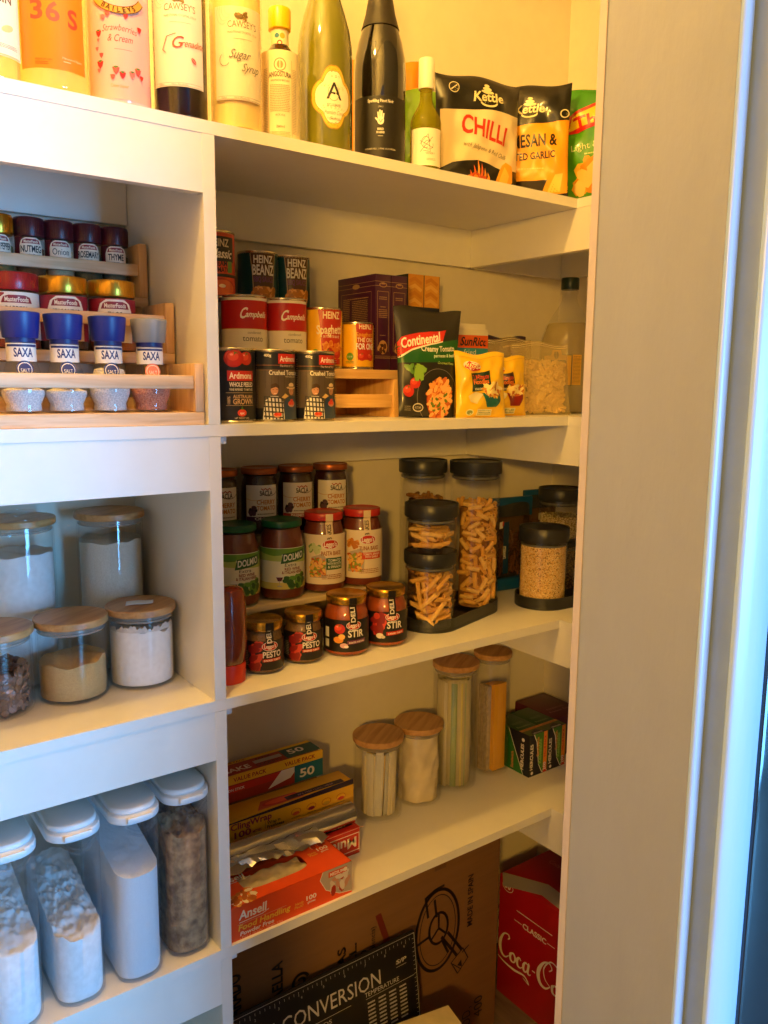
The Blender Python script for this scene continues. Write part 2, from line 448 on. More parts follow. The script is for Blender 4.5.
W = bpy.data.worlds.new('sky'); bpy.context.scene.world = W; W.use_nodes = True
bg = W.node_tree.nodes['Background']; bg.inputs[0].default_value = (.45, .65, 1, 1); bg.inputs[1].default_value = .3

# ------------------------------------------------------------------ camera
cd = bpy.data.cameras.new('camera'); cd.sensor_fit = 'VERTICAL'; cd.sensor_height = 36; cd.lens = 820.62*36/1024
cd.clip_start = .02
co = bpy.data.objects.new('camera', cd); COL.objects.link(co)
ya, pi_, ro = R(36.45958), R(-8.761), R(.5084)
F = Vector((math.sin(ya)*math.cos(pi_), math.cos(ya)*math.cos(pi_), math.sin(pi_)))
Rt = Vector((math.cos(ya), -math.sin(ya), 0)); U = Rt.cross(F)
R2 = math.cos(ro)*Rt+math.sin(ro)*U; U2 = -math.sin(ro)*Rt+math.cos(ro)*U
M = Matrix((R2, U2, -F)).transposed().to_4x4(); M.translation = CAM
co.matrix_world = M
sc = bpy.context.scene; sc.camera = co
sc.view_settings.view_transform = 'Standard'; sc.view_settings.look = 'None'; sc.view_settings.gamma = 1
sc.view_settings.exposure = 0; sc.view_settings.use_curve_mapping = False
sc.cycles.transparent_max_bounces = 32; sc.cycles.max_bounces = 10; sc.cycles.diffuse_bounces = 5
sc.cycles.sample_clamp_indirect = 6; sc.cycles.caustics_reflective = False; sc.cycles.caustics_refractive = False
# ------------------------------------------------------------------ helpers for packed goods
def wrap(parent, r, z0, ang, W, H, art, bgc, name='label', prof=None, maxlen=6, label=None, rough=.45):
    """a printed label bent round a body; W x H in mm"""
    a = Art().r(0, H/2, W, H, bgc); a.L += art.L
    mb = MB(); fm = profmap(prof, z0, ang) if prof else cylmap(r, z0, ang)
    rq = prof[0][0] if prof else r
    a.emit(mb, fm, math.sqrt(8*rq*1000*.045), rough, .055, .2, (-W/2, W/2, 0, H))
    o = mb.build(name, parent, smooth=False)
    if label: o['label'] = label
    return o
def lid(parent, r, z0, h, mat, ridges=0, label=None, top_in=.0008):
    mb = MB(); mb.lathe([(r-.0006, z0), (r, z0+.001), (r, z0+h-.0015), (r-.0008, z0+h-.0003), (r-.002, z0+h), (r-.004, z0+h-top_in), (0.0005, z0+h-top_in)], mat, 48)
    if ridges:
        for k in range(ridges):
            a = 2*PI*k/ridges; mb.box(((r)*math.cos(a), (r)*math.sin(a), z0+h/2), (.0008, .0008, h*.75), mat, a)
    o = mb.build('lid', parent)
    if label: o['label'] = label
    return o
def LIQ(name, hx, mixf=.6, tint=None):
    """syrup or drink: partly see-through coloured liquid"""
    key = (name, hx)
    if key in _m: return _m[key]
    m, nt, b, out = newmat(name)
    b.inputs['Base Color'].default_value = lin(hx); b.inputs['Roughness'].default_value = .12
    tr = nt.nodes.new('ShaderNodeBsdfTransparent'); tr.inputs[0].default_value = lin(tint or hx)
    n = nt.nodes.new('ShaderNodeTexNoise'); n.inputs['Scale'].default_value = 8
    mr = nt.nodes.new('ShaderNodeMapRange'); mr.inputs[3].default_value = mixf-.04; mr.inputs[4].default_value = mixf+.04
    mx = nt.nodes.new('ShaderNodeMixShader'); nt.links.new(n.outputs[0], mr.inputs[0]); nt.links.new(mr.outputs[0], mx.inputs[0])
    nt.links.new(tr.outputs[0], mx.inputs[1]); nt.links.new(b.outputs[0], mx.inputs[2]); nt.links.new(mx.outputs[0], out.inputs[0])
    _m[key] = m
    return m
def glossy(name, hx, rough=.1, coat=.6): return paint(name, hx, rough, coat=coat, var=.05)

# ------------------------------------------------------------------ bottles on the top shelf
def bottle(label, x, y, prof, glassm, cap=None, capm=WHITEP, liquid=None, group=None, z=S1, seg=56):
    t = thing('bottle', label, 'bottle', (x, y, z), 0, group)
    MB().lathe(prof, glassm, seg, cap1=cap is None).build('glass_body', t)
    if liquid:
        m, top = liquid; pr = [(max(r-.0022, .001), max(q, .004)) for r, q in prof if q <= top]
        r_top = pr[-1][0]; pr.append((r_top, top)); MB().lathe(pr, m, seg).build('liquid', t)
    if cap: MB().lathe(cap, capm, 40).build('cap', t)
    return t
def shoulder(r, h, rn, zs, zn, H, base=.003):
    """body radius r up to zs, curves in to neck rn at zn, neck to H"""
    P = [(r-.006, 0), (r-.002, .0008), (r-.0003, base), (r, base+.004), (r, zs)]
    for k in range(1, 9):
        t = k/8; s = t*t*(3-2*t); P.append((r+(rn-r)*s, zs+(zn-zs)*t))
    P += [(rn, H-.004), (rn, H)]
    return P
def paint_face(x, y, off=0): return facing(x, y, off)

# clear bottle at the frame edge
t = bottle('clear gin bottle with a pale label, cut by the left edge of the photo', -.271, .046, shoulder(.0345, 0, .013, .17, .21, .26), GLASS,
           [(.0155, .262), (.0155, .285), (.013, .287)], paint('cork_brown', '#9a7a50'), (LIQ('pale_spirit', '#f6e9b8', .18), .16))
a = Art().r(0, 1.5, 60, 2, '#c9b483').fine(10, 12, 30, 5, 3, '#8a7a60', 3).e(12, 32, 16, 8, '#b9c48a', 20).t(8, 60, 9, 'GIN', '#5a5248', True)
wrap(t, .0347, .028, facing(-.271, .046, 15), 66, 95, a, '#efe4cf')
# 36 S
t = bottle('squat clear bottle with a bright orange label reading 36 S', -.198, .047, shoulder(.0445, 0, .016, .135, .17, .21), GLASS,
           [(.019, .205), (.019, .235), (.017, .237)], paint('black_stopper', '#26221e'), (LIQ('pale_spirit', '#f6e9b8', .18), .14))
OR = '#ff7d0c'
a = Art().t(-18, 56, 21, '3', '#e6402a', True, w=15).t(1, 55, 21, '6', '#f0503c', True, w=16).t(25, 51, 21, 'S', '#ee3a1e', True, w=13)
a.t(-22, 9, 2.2, 'PREMIUM GIN', '#b8500a', w=20, al='l').fine(-14, 6, 16, 4, 2, '#b8500a', 3).t(10, 13, 2.4, 'Flavoured Spirit', '#ffd9a0', w=26, al='l').fine(16, 10, 10, 2, 1, '#ffd9a0', 2)
wrap(t, .0447, .0235, facing(-.198, .047, 2), 84, 105, a, OR, label='orange label with red figures')
# pink cream liqueur
PK = '#efb3a2'
pb = shoulder(.0398, 0, .0125, .175, .215, .262)
t = bottle('pink strawberries and cream liqueur bottle', -.1135, .045, pb, glossy('pink_gloss', '#f3c2b6', .15), [(.0145, .255), (.0145, .285), (.0125, .287)], GOLD)
a = Art().t(0, 80, 8, 'Strawberries', '#d24a44', w=44, shear=.25, curve=2).t(0, 69, 8.5, '& Cream', '#d24a44', w=31, shear=.25).r(4, 60, 22, .6, '#c77').t(-2, 14, 4, 'Cream Liqueur', '#8aa04a', w=22)
for i, (sx, sy, s_) in enumerate(((-27, 78, 8), (-30, 60, 5), (-24, 52, 6), (-26, 41, 9), (-28, 34, 5), (-6, 34, 9), (2, 29, 8), (14, 31, 8), (22, 36, 9), (26, 88, 7), (-20, 97, 6), (-14, 101, 7), (8, 100, 6), (-27, 70, 4), (-10, 26, 6), (27, 30, 6))):
    a.p([(sx-s_/2, sy+s_*.4), (sx-s_*.35, sy-s_*.15), (sx, sy-s_*.6), (sx+s_*.35, sy-s_*.15), (sx+s_/2, sy+s_*.4), (sx, sy+s_*.5)], ('#d8352e', '#e8736a', '#e0564c')[i % 3])
    if s_ > 7: a.p([(sx-s_*.4, sy+s_*.5), (sx, sy+s_*.25), (sx+s_*.4, sy+s_*.55), (sx, sy+s_*.6)], '#5c7a34')
a.arc(0, 132, 32, 26, 205, 335, 9, '#7a5020', 24).arc(0, 132, 32, 26, 205, 335, 7, '#d49a3c', 24)
for k, ch in enumerate("BAILEYS"):
    g = R(232+76*k/6); a.t(32*math.cos(g), 132+26*math.sin(g)-2.5, 6, ch, '#5a3410', True, rot=math.degrees(g)-270)
wrap(t, .04, .006, facing(-.1135, .045, 3), 96, 128, a, PK, rough=.25)
# cordials
def cordial(label, x, name, col, liq, tc_, off, liqmix, gl=GLASS):
    pf = shoulder(.0382, 0, .0135, .185, .225, .285)
    t = bottle(label, x, .043, pf, gl, [(.0155, .27), (.0155, .3), (.0145, .301)], paint('black_stopper', '#26221e'), (LIQ(liq, col, liqmix), .235), 'cordial syrup bottles')
    a = Art().r(0, 1.2, 68, .5, '#a08a70').r(0, 4.6, 68, .4, '#a08a70').t(-24, 1.8, 2, '750ml', '#8a7868', w=8).t(2, 1.8, 2, 'Non Alcoholic', '#8a7868', w=22)
    a.t(4, 94, 8.5, "CAWSEY'S", '#7a6a52', w=42, curve=1.2).t(4, 86, 3, 'TRADITIONAL COCKTAIL SYRUP', '#9a8a72', w=44, curve=1.2).r(4, 80, 28, .5, '#b0a088')
    a.blobs(2, 110, 15, 9, 14, ['#8f6f30', '#6d5524'], 4, 4)
    for q in range(4): a.arc(-24+q*3, 112+q*2, 9-q, 14-q*2, 100, 300, .5, '#cfc0a8', 10)
    if name == 'Grenadine':
        a.t(4, 48, 15, 'G', tc_, w=13, shear=.35, al='r').t(5, 50, 9, 'renadine', tc_, w=32, shear=.35, al='l', rot=2).l([(-16, 42), (-20, 46), (-14, 62), (-2, 66)], .9, tc_)
        a.e(21, 34, 9, 5, '#c4584a', -50).l([(18, 37), (24, 31)], .5, '#f0c0b0')
    else:
        a.t(-2, 54, 12, 'Sugar', tc_, w=28, shear=.4, al='c', rot=-3).t(14, 38, 11, 'Syrup', tc_, w=26, shear=.4).arc(-22, 52, 7, 8, 120, 330, .7, tc_)
    wrap(t, .0384, .0385, facing(x, .043, off), 74, 122, a, '#efdfc6')
cordial("dark red grenadine syrup bottle with a cream label", -.0285, 'Grenadine', '#1c0508', 'grenadine_liquid', '#b24a38', -4, .97, GLASS)
cordial("pale sugar syrup bottle with a cream label, right of the dark grenadine", .056, 'Sugar', '#ffe79c', 'sugar_syrup', '#6e6a5e', 10, .8)
# bitters
x, y = .128, .042
t = bottle('small paper-wrapped bitters bottle with a yellow cap', x, y, shoulder(.0245, 0, .012, .12, .142, .165), glossy('brown_glass', '#2a1206'),
           [(.0135, .158), (.0165, .160), (.0168, .186), (.0155, .189), (.001, .189)], paint('yellow_cap', '#f3b80a', .3))
P = '#ecdcb4'
a = Art().e(0, 104, 18, 18, '#8a7648').e(0, 104, 15.5, 15.5, P).e(0, 104, 9, 11, '#a8945f').r(0, 104, 1.5, 12, P).t(0, 86, 7, 'ANGOSTURA', '#5a4a2e', True, w=34, curve=1.5).t(0, 81, 2.6, 'AROMATIC BITTERS', '#6a5a38', w=28)
a.fine(0, 58, 30, 38, 16, '#a89870', 5).fine(-23, 55, 9, 90, 40, '#b4a47c', 6).fine(23, 55, 9, 90, 40, '#b4a47c', 7).t(0, 33, 3, '44.7% VOL', '#6a5a38', w=14).t(0, 17, 3.5, '200ml', '#6a5a38', w=12).r(-17.5, 58, .5, 106, '#a8945f').r(17.5, 58, .5, 106, '#a8945f').fine(0, 8, 30, 8, 4, '#a89870', 8)
wrap(t, .0284, .0, facing(x, y, 0), 176, 124, a, P, 'paper_wrap')
MB().lathe([(.0284, .1238), (.027, .1245), (.0247, .1245)], ink(P), 40, cap0=False, cap1=False).build('wrap_top', t)
a = Art().e(-4, 18, 7, 7, '#3f7f9a').e(4, 18, 8, 8, '#e0a82a').e(0, 8, 8, 8, '#cc5a3a').e(0, 8, 4, 4, '#f0e0c0').fine(0, 2, 12, 2, 1, '#8a7648')
wrap(t, .0130, .131, facing(x, y, 0), 70, 27, a, P, 'neck_label')
# champagne
x, y = .222, .066
pf = [(.03, 0), (.04, .001), (.0432, .005), (.0436, .01), (.0436, .145), (.0425, .165), (.039, .188), (.033, .21), (.0265, .23), (.021, .25), (.0175, .275), (.016, .3), (.0158, .33)]
GG = LIQ('champagne_glass', '#3c4a0c', .8, '#b8b030'); 
t = thing('bottle', 'green sparkling wine bottle with a gold-edged white label', 'bottle', (x, y, S1))
gm = glossy('green_glass', '#6b6a10', .06, 1); MB().lathe(pf, gm, 64).build('glass_body', t)
def quat(k, cx=0, cy=0, A=36, B=49):
    P = []
    for q in range(64):
        th = 2*PI*q/64; r_ = .90+.10*math.cos(4*th)+.05*abs(math.sin(4*th)); e_ = 0
        P.append((cx+math.cos(th)*A*k*(r_-e_), cy+math.sin(th)*B*k*(r_-e_)))
    return P
a = Art().p(quat(.98, 0, 50, 36, 47), '#a07c14').p(quat(.94, 0, 50, 36, 47), '#d9b53c').p(quat(.82, 0, 50, 36, 47), '#a07c14').p(quat(.8, 0, 50, 36, 47), '#efe8cf')
a.t(1, 47, 25, 'A', '#2c2a22', w=25).arc(0, 56, 9, 11, 130, 420, .7, '#8a7a4a').t(1, 37, 4, 'BY LUNAR', '#4a4638', w=22).t(1, 25, 6, 'Premium Cuvee', '#8a7a4a', w=32, shear=.3).t(2, 17, 3.5, 'CHAMPAGNE', '#4a4638', w=18)
mb = MB(); a.emit(mb, profmap(pf, .03, facing(x, y, 18)), 6, .35, .03, .25); mb.build('front_label', t, smooth=False)
GF = paint('gold_foil', '#c9a030', .35, .8, bump=.0006, bscale=120)
MB().lathe([(.0228, .252), (.0188, .276), (.0172, .3), (.0168, .335), (.0172, .338), (.001, .34)], paint('black_foil', '#14120e', .3, .5), 40, cap0=False).build('neck_foil', t)
a = Art().r(0, 2, 170, 2, '#d8b440').r(0, 24, 170, 2, '#d8b440').e(0, 12, 28, 22, '#e0be50').e(0, 12, 23, 17, '#2a2410').t(0, 7, 10, 'A', '#e8c860').l([(-50, 8), (-30, 14), (-18, 10)], 1.5, '#d8b440').l([(50, 8), (30, 14), (18, 10)], 1.5, '#d8b440')
wrap(t, 0, .245, facing(x, y, 16), 100, 26, a, '#3a3a14', 'neck_label', prof=[(.0232, .245), (.0182, .28)])
# sparkling pinot noir
x, y = .338, .078
pf = [(.03, 0), (.04, .001), (.043, .005), (.0434, .01), (.0434, .155), (.042, .175), (.037, .2), (.03, .222), (.0235, .245), (.019, .27), (.017, .3), (.0165, .335)]
t = thing('bottle', 'near-black sparkling wine bottle with a white hand on its black label', 'bottle', (x, y, S1))
MB().lathe(pf, glossy('near_black_glass', '#0d0a08', .05, 1), 64).build('glass_body', t)
mb = MB().lathe([(.0315, .222), (.0248, .245), (.0202, .27), (.0182, .3), (.0176, .36), (.016, .365), (.001, .366)], paint('matt_black_foil', '#2b2622', .45, .2, bump=.0005, bscale=90), 48, cap0=False); mb.build('neck_foil', t)
a = Art().t(0, 88, 5, 'Sparkling Pinot Noir', '#e9e2d2', True, w=44).t(0, 80, 2.6, '( NV )', '#d9d2c2', w=8)
hx = '#efe8da'
a.e(0, 60, 11, 13, hx).l([(-3.5, 64), (-4.4, 73)], 2.3, hx).l([(-1, 65), (-1.2, 76)], 2.3, hx).l([(1.6, 65), (1.9, 75)], 2.3, hx).l([(4, 63), (5, 71)], 2.1, hx).l([(-4, 59), (-8.5, 64)], 2.4, hx).l([(-3, 62), (0, 57), (3, 62)], .6, '#1d1814')
a.t(0, 45, 3.4, 'BIRD', hx, True, w=10).t(0, 40, 3.4, 'IN HAND', hx, True, w=13).r(0, 36, 8, .6, hx).t(0, 15, 2.6, 'ADELAIDE HILLS  |  WINE OF AUSTRALIA', '#d9d2c2', w=52)
wrap(t, .0436, .01, facing(x, y, 2), 106, 98, a, '#171310')
# piccolo
x, y = .4165, .052
pf = shoulder(.0262, 0, .0105, .085, .125, .172)
WG = LIQ('yellow_green_glass', '#a8a018', .35, '#d8cc50')
t = bottle('small white wine bottle with a white screw cap in front of the crisp packets', x, y, pf, WG, [(.0135, .140), (.0137, .143), (.0137, .186), (.0128, .188), (.001, .188)], paint('white_cap', '#efeadd', .4))
sq = '#5a4a40'
a = Art().arc(-2, 37, 7, 9, 0, 300, .8, sq).arc(3, 33, 8, 7, 60, 380, .6, sq).l([(-11, 22), (10, 46)], .7, sq).l([(-12, 40), (11, 28)], .7, sq).l([(-12, 34), (2, 50), (6, 22), (-6, 24)], .6, sq).t(6, 18, 3, 'WINERY', '#8a6a50', w=16).fine(8, 10, 16, 4, 2, '#a89880', 3)
wrap(t, .0264, .012, facing(x, y, 5), 62, 60, a, '#f2ead8')

# ------------------------------------------------------------------ crisp packets
def packet(label, loc, rz, w, h, depth, art, mat, cat='crisp packet', name='crisp_packet', lean=0, group=None, crimp=.009, wob=.004, seed=1, backm=None, tilt=0, pinch=.5, taper=0):
    t = bpy.data.objects  # noqa
    rd = random.Random(seed); ph = [rd.uniform(0, 6) for _ in range(6)]
    def shape(u, v):            # u,v in 0..1 -> x, thickness, z
        e = 16*u*(1-u)*v*(1-v); th = depth/2*min(1, e)**pinch
        ed = 1-abs(2*v-1); x = (u-.5)*w*(1-.04*math.sin(PI*v))*(1-taper*(1-v)) ; z = v*h
        wr = wob*(math.sin(9*u+ph[0]+5*v)*math.sin(11*v+ph[1])+.5*math.sin(21*u+ph[2])*math.sin(17*v+ph[3]))
        ee = min(1, 6*min(v, 1-v))
        zz = z+ (.0035*math.sin(8*u+ph[4]) if v > .5 else 0)*(2*v-1)
        return x, th+wr*ee*min(1, 8*u*(1-u)), zz
    nx, nz = 26, 32; mb = MB(); vs = []; fs = []
    for side in (1, -1):
        for j in range(nz+1):
            for i in range(nx+1):
                x, th, z = shape(i/nx, j/nz)
                if i in (0, nx) or j in (0, nz): th = 0.0004
                vs.append((x, -side*max(th, .0004)+lean*z, z))
    n1 = (nx+1)*(nz+1)
    for j in range(nz):
        for i in range(nx):
            a_ = j*(nx+1)+i; fs.append((a_, a_+1, a_+nx+2, a_+nx+1)); b_ = a_+n1; fs.append((b_, b_+nx+1, b_+nx+2, b_+1))
    mb.add(vs, fs, mat)
    def fm(s_, t_, o):
        u = min(max(s_/w+.5, 0), 1); v = min(max(t_/h, 0), 1); x, th, z = shape(u, v)
        e2 = min(1, 14*min(u, 1-u, v, 1-v)); th = .0004+(max(th, .0004)-.0004)*1
        return (x, -th-.0007-o*1.6+lean*z, z)
    art.emit(mb, fm, 5, .3, .03, .1, (-w*500, w*500, 0, h*1000))
    o = mb.build(name, None, smooth=True, loc=loc, rz=rz, ang=60)
    if tilt: o.rotation_euler = (0, tilt, rz)
    return tag(o, label, cat, group)
BK = glossy('black_foil_packet', '#17140f', .3, .3)
def kettle_logo(a, x, y, s, col='#e9dfae'):
    a.e(x, y+11*s, 20*s, 5*s, col).e(x, y+15*s, 14*s, 4.5*s, col).e(x, y+19*s, 8*s, 4*s, col)
    a.e(x, y-3*s, 26*s, 12*s, col).e(x, y-1*s, 24*s, 11*s, '#17140f')
    a.t(x, y-2*s, 13*s, 'Kettle', '#17140f', True, w=49*s, shear=.15, rot=3).t(x, y-1.4*s, 12*s, 'Kettle', col, True, w=46*s, shear=.15, rot=3)
def chips(a, x, y, w, h, n, seed, cols=('#e8a020', '#f4bc3c', '#d88a14', '#f9cf62')):
    a.blobs(x, y, w, h, n, list(cols), min(w, h)*.42, seed, 1.5)
a = Art().p([(-84, 132), (84, 138), (84, 40), (30, 36), (-20, 44), (-84, 30)], '#e6d3ac')
a.r(0, 100, .1, .1, '#e6d3ac')
kettle_logo(a, 10, 152, 1.35)
a.t(0, 88, 31, 'CHILLI', '#cf2f1c', True, w=98, rot=-9).t(4, 64, 8, 'with Jalapeno & Red Chilli', '#6a5a3a', w=92, shear=.3, rot=-10)
a.p([(-84, 30), (-60, 42), (-10, 50), (40, 40), (84, 26), (84, 0), (-84, 0)], '#1b1712')
for k, (fx, fh) in enumerate(((-14, 26), (-6, 36), (2, 30), (10, 22), (-22, 16), (18, 16))):
    a.p([(fx-5, 16), (fx-1, 16+fh*.5), (fx-3, 16+fh), (fx+3, 16+fh*.55), (fx+5, 16)], ('#e8641c', '#f39a2c')[k % 2])
a.blobs(-10, 16, 44, 14, 24, ['#c24a18', '#e8901c'], 9, 2); a.p([(30, 8), (44, 46), (52, 52), (66, 46), (72, 20), (60, 8)], '#e9a024').p([(38, 10), (50, 44), (62, 30), (60, 12)], '#f5bd48')
a.e(-58, 172, 20, 20, '#d8cfa8').e(-58, 172, 17, 17, '#2a241a').l([(-64, 168), (-52, 176)], 2, '#d8cfa8')
packet('black and cream chilli crisp packet with red lettering', (.560, .080, S1), R(-13), .176, .196, .052, a, BK, seed=3)
a = Art().p([(-84, 118), (84, 136), (84, 28), (-84, 30)], '#f5a81c')
kettle_logo(a, 4, 150, 1.25)
a.t(-2, 88, 21, 'PARMESAN &', '#241c10', True, w=122, rot=2).t(0, 66, 12, 'ROASTED GARLIC', '#241c10', True, w=112, rot=2).fine(10, 50, 50, 5, 1, '#f9d070', 2)
a.p([(-84, 30), (60, 26), (50, 6), (-84, 0)], '#2a2014').p([(28, 2), (50, 44), (72, 46), (84, 6)], '#f3a826').p([(40, 6), (56, 38), (70, 40), (64, 8)], '#ffcf60').e(70, 146, 16, 16, '#e9dfae').e(70, 146, 12, 12, '#17140f')
packet('black and orange parmesan and garlic crisp packet', (.678, .064, S1), R(-56), .156, .202, .05, a, BK, seed=5)
GRN = glossy('green_packet', '#58a413', .3, .3)
a = Art().p([(-75, 200), (75, 200), (75, 150), (-75, 120)], '#3f8f16').p([(-70, 118), (-60, 150), (-10, 172), (60, 172), (66, 150), (20, 136), (-40, 118)], '#d2261a').p([(-62, 122), (-54, 146), (-8, 166), (54, 166), (58, 152), (14, 140)], '#f6c81c')
a.t(0, 130, 26, 'Thins', '#d2261a', True, w=96, rot=14).t(0, 92, 12, 'Light & Tangy', '#e9f0a8', w=104, rot=8).fine(4, 80, 60, 6, 1, '#d8e890', 2)
a.blobs(2, 40, 74, 56, 30, ['#f0a81e', '#f6bf3a', '#e59412', '#fbd46a'], 26, 8, 1.4)
packet('green crisp packet with a red and yellow logo and crisps printed low', (.784, -.022, S1), R(-64), .155, .2, .05, a, GRN, seed=8)
a = Art().e(0, 120, 60, 60, '#c2341c').e(0, 120, 50, 50, '#e8b030').t(0, 112, 18, 'CC', '#c2341c', True)
packet('orange crisp packet showing behind the small wine bottle', (.468, .24, S1), R(-30), .13, .25, .04, a, glossy('orange_packet', '#f0901a', .3, .3), seed=9)
a = Art().t(0, 60, 30, 'GRAIN', '#20300c', True, w=110, rot=75).e(20, 60, 50, 40, '#8fc428')
packet('lime green packet between the wine bottle and the black chilli packet', (.505, .158, S1), R(-30), .1, .185, .03, a, glossy('lime_packet', '#86b81c', .3, .3), seed=10)
# ------------------------------------------------------------------ spice rack and spices
def spice_rack():
    t = thing('spice_rack', 'three-tier pine spice rack holding spice jars and salt grinders', 'spice rack', (0, 0, S2))
    x0, x1 = -.62, -.0215
    for (ya, yb, zb, zt, rail, pt, xa) in ((.006, .104, 0, .018, (.051, .070), .087, x1), (.106, .206, .0875, .1030, (.141, .159), .178, x1-.0005), (.208, .29, .1785, .1930, (.226, .244), .276, x1-.001)):
        MB().b2(x0, xa, ya, yb, zb, zt, PINE, .0012).build('tier_plank', t)
        MB().b2(x0, xa-.014, ya+.002, ya+.012, S2*0+rail[0], rail[1], PINE, .0015).build('rail', t)
        MB().b2(xa-.0135, xa, ya, yb-.002, zt+.0002, pt, PINEZ, .0012).build('side_board', t)
        if zb: MB().b2(xa-.0135, xa, ya, yb, .0185 if zb < .1 else .0185, zb-.0002, PINEZ, .001).build('side_board', t)
        MB().b2(x0, xa-.014, yb-.006, yb-.001, zt+.0005, zt+.02, PINE).build('rear_rail', t)
    MB().b2(x0, x1-.002, .106, .29, 0, .012, PINE, .001).build('base_board', t)
    return t
spice_rack()
MAR = '#5a1424'
def spice_label(a, name, w, h, th=None, ns=None, hand=False):
    a.p([(-w/2, 0), (w/2, 0), (w/2, h*.72), (w*.42, h*.9), (w*.25, h), (-w*.25, h), (-w*.42, h*.9), (-w/2, h*.72)], '#efe2cc')
    a.p([(-w*.40, h*.78), (w*.40, h*.78), (w*.34, h*.91), (w*.2, h*.95), (-w*.2, h*.95), (-w*.34, h*.91)], '#8e2230')
    a.t(0, h*.81, h*.1, 'MasterFoods', '#f3e3c8', True, w=w*.6)
    a.t(0, h*.47, (th or h*.24), name, '#1e1a18', not hand, w=(ns or w*.8))
    if not hand: a.t(0, h*.3, h*.1, 'LEAVES', '#3a3230', w=w*.3)
def spice_jar(name, x, label, fill, lidm, z=.1932, y=.243, r=.0213, H=.1065, off=0, ns=None, hand=False, cat='spice jar', big=False, bh=None):
    t = thing('spice_jar', label, cat, (x, y, S2+z), 0, 'spice jars on the rack')
    b = H-.028 if not big else H-.024
    pf = [(r-.002, 0), (r-.0003, .001), (r, .003), (r, b*.86), (r*.97, b*.93), (r*.88, b*.98), (r*.87, b)]
    MB().lathe(pf, GLASS, 40).build('glass_body', t)
    MB().lathe([(r-.002, .003), (r-.0014, .0045), (r-.0014, b*.8), (r-.004, b*.82)], paint('spice_'+fill.strip('#'), fill, .9, var=.25, scale=400, bump=.0008, bscale=500), 36).build('contents', t)
    lid(t, r*1.0, b+.0005, H-b, lidm, 40)
    a = Art()
    w = r*2000*.95
    if big:
        h = 62
        a.r(-w*.55, h*.55, w*.6, h*.9, '#9c1c28')
        spice_label(a, name, w*.82, h, None, ns)
        wrap(t, r, .014, facing(x, y, off), w*1.9, h*1.02, a, GLASS if False else '#efe2cc' if name == 'PAPRIKA' else '#a3202c')
    else:
        h = 40
        a.r(-w*.5, h*.5, w*.4, h, '#6d1825')
        spice_label(a, name, w*.82, h*.98, None, ns, hand)
        mb = MB(); a.emit(mb, cylmap(r, .0375, facing(x, y, off)), 2.7, .45, .055, .2, (-w, w, 0, h)); mb.build('label', t, smooth=False)
    return t
MLID = paint('maroon_lid', '#4d1320', .35, var=.1); RLID = paint('red_lid', '#a8161c', .3)
for k, (nm, xx, fill, lm, lab, ns, hd) in enumerate((
    ('LEMON PEPPER', -.2345, '#8a7a48', GOLD, 'gold-lidded spice jar at the left end of the top rack tier', 32, False),
    ('NUTMEG', -.1905, '#7a5030', MLID, 'maroon-lidded jar of ground nutmeg labelled NUTMEG', 30, False),
    ('Onion', -.1475, '#d9c49a', MLID, 'maroon-lidded jar of pale onion powder labelled Onion', 24, True),
    ('ROSEMARY', -.1050, '#5f5a3c', MLID, 'maroon-lidded jar of dried rosemary labelled ROSEMARY', 33, False),
    ('THYME', -.0625, '#6f6a4c', MLID, 'maroon-lidded jar of dried thyme, rightmost on the top tier', 24, False),
    ('CUMIN', -.2790, '#7a5a30', MLID, 'maroon-lidded spice jar cut by the left edge of the photo', 24, False))):
    spice_jar(nm, xx, lab, fill, lm, off=6, ns=ns, hand=hd)
for nm, xx, fill, lm, lab, ns in (
    ('PAPRIKA', -.2370, '#a8401a', RLID, 'red-lidded jar of orange paprika on the middle rack tier', 30),
    ('SEASONING', -.1700, '#5a4634', GOLD, 'gold-lidded jar of brown seasoning on the middle rack tier', 38),
    ('TACO', -.0985, '#b06428', GOLD, 'gold-lidded jar of taco spice, rightmost on the middle tier', 22)):
    spice_jar(nm, xx, lab, fill, lm, .1032, .157, .0335, .104, 8, ns, big=True)
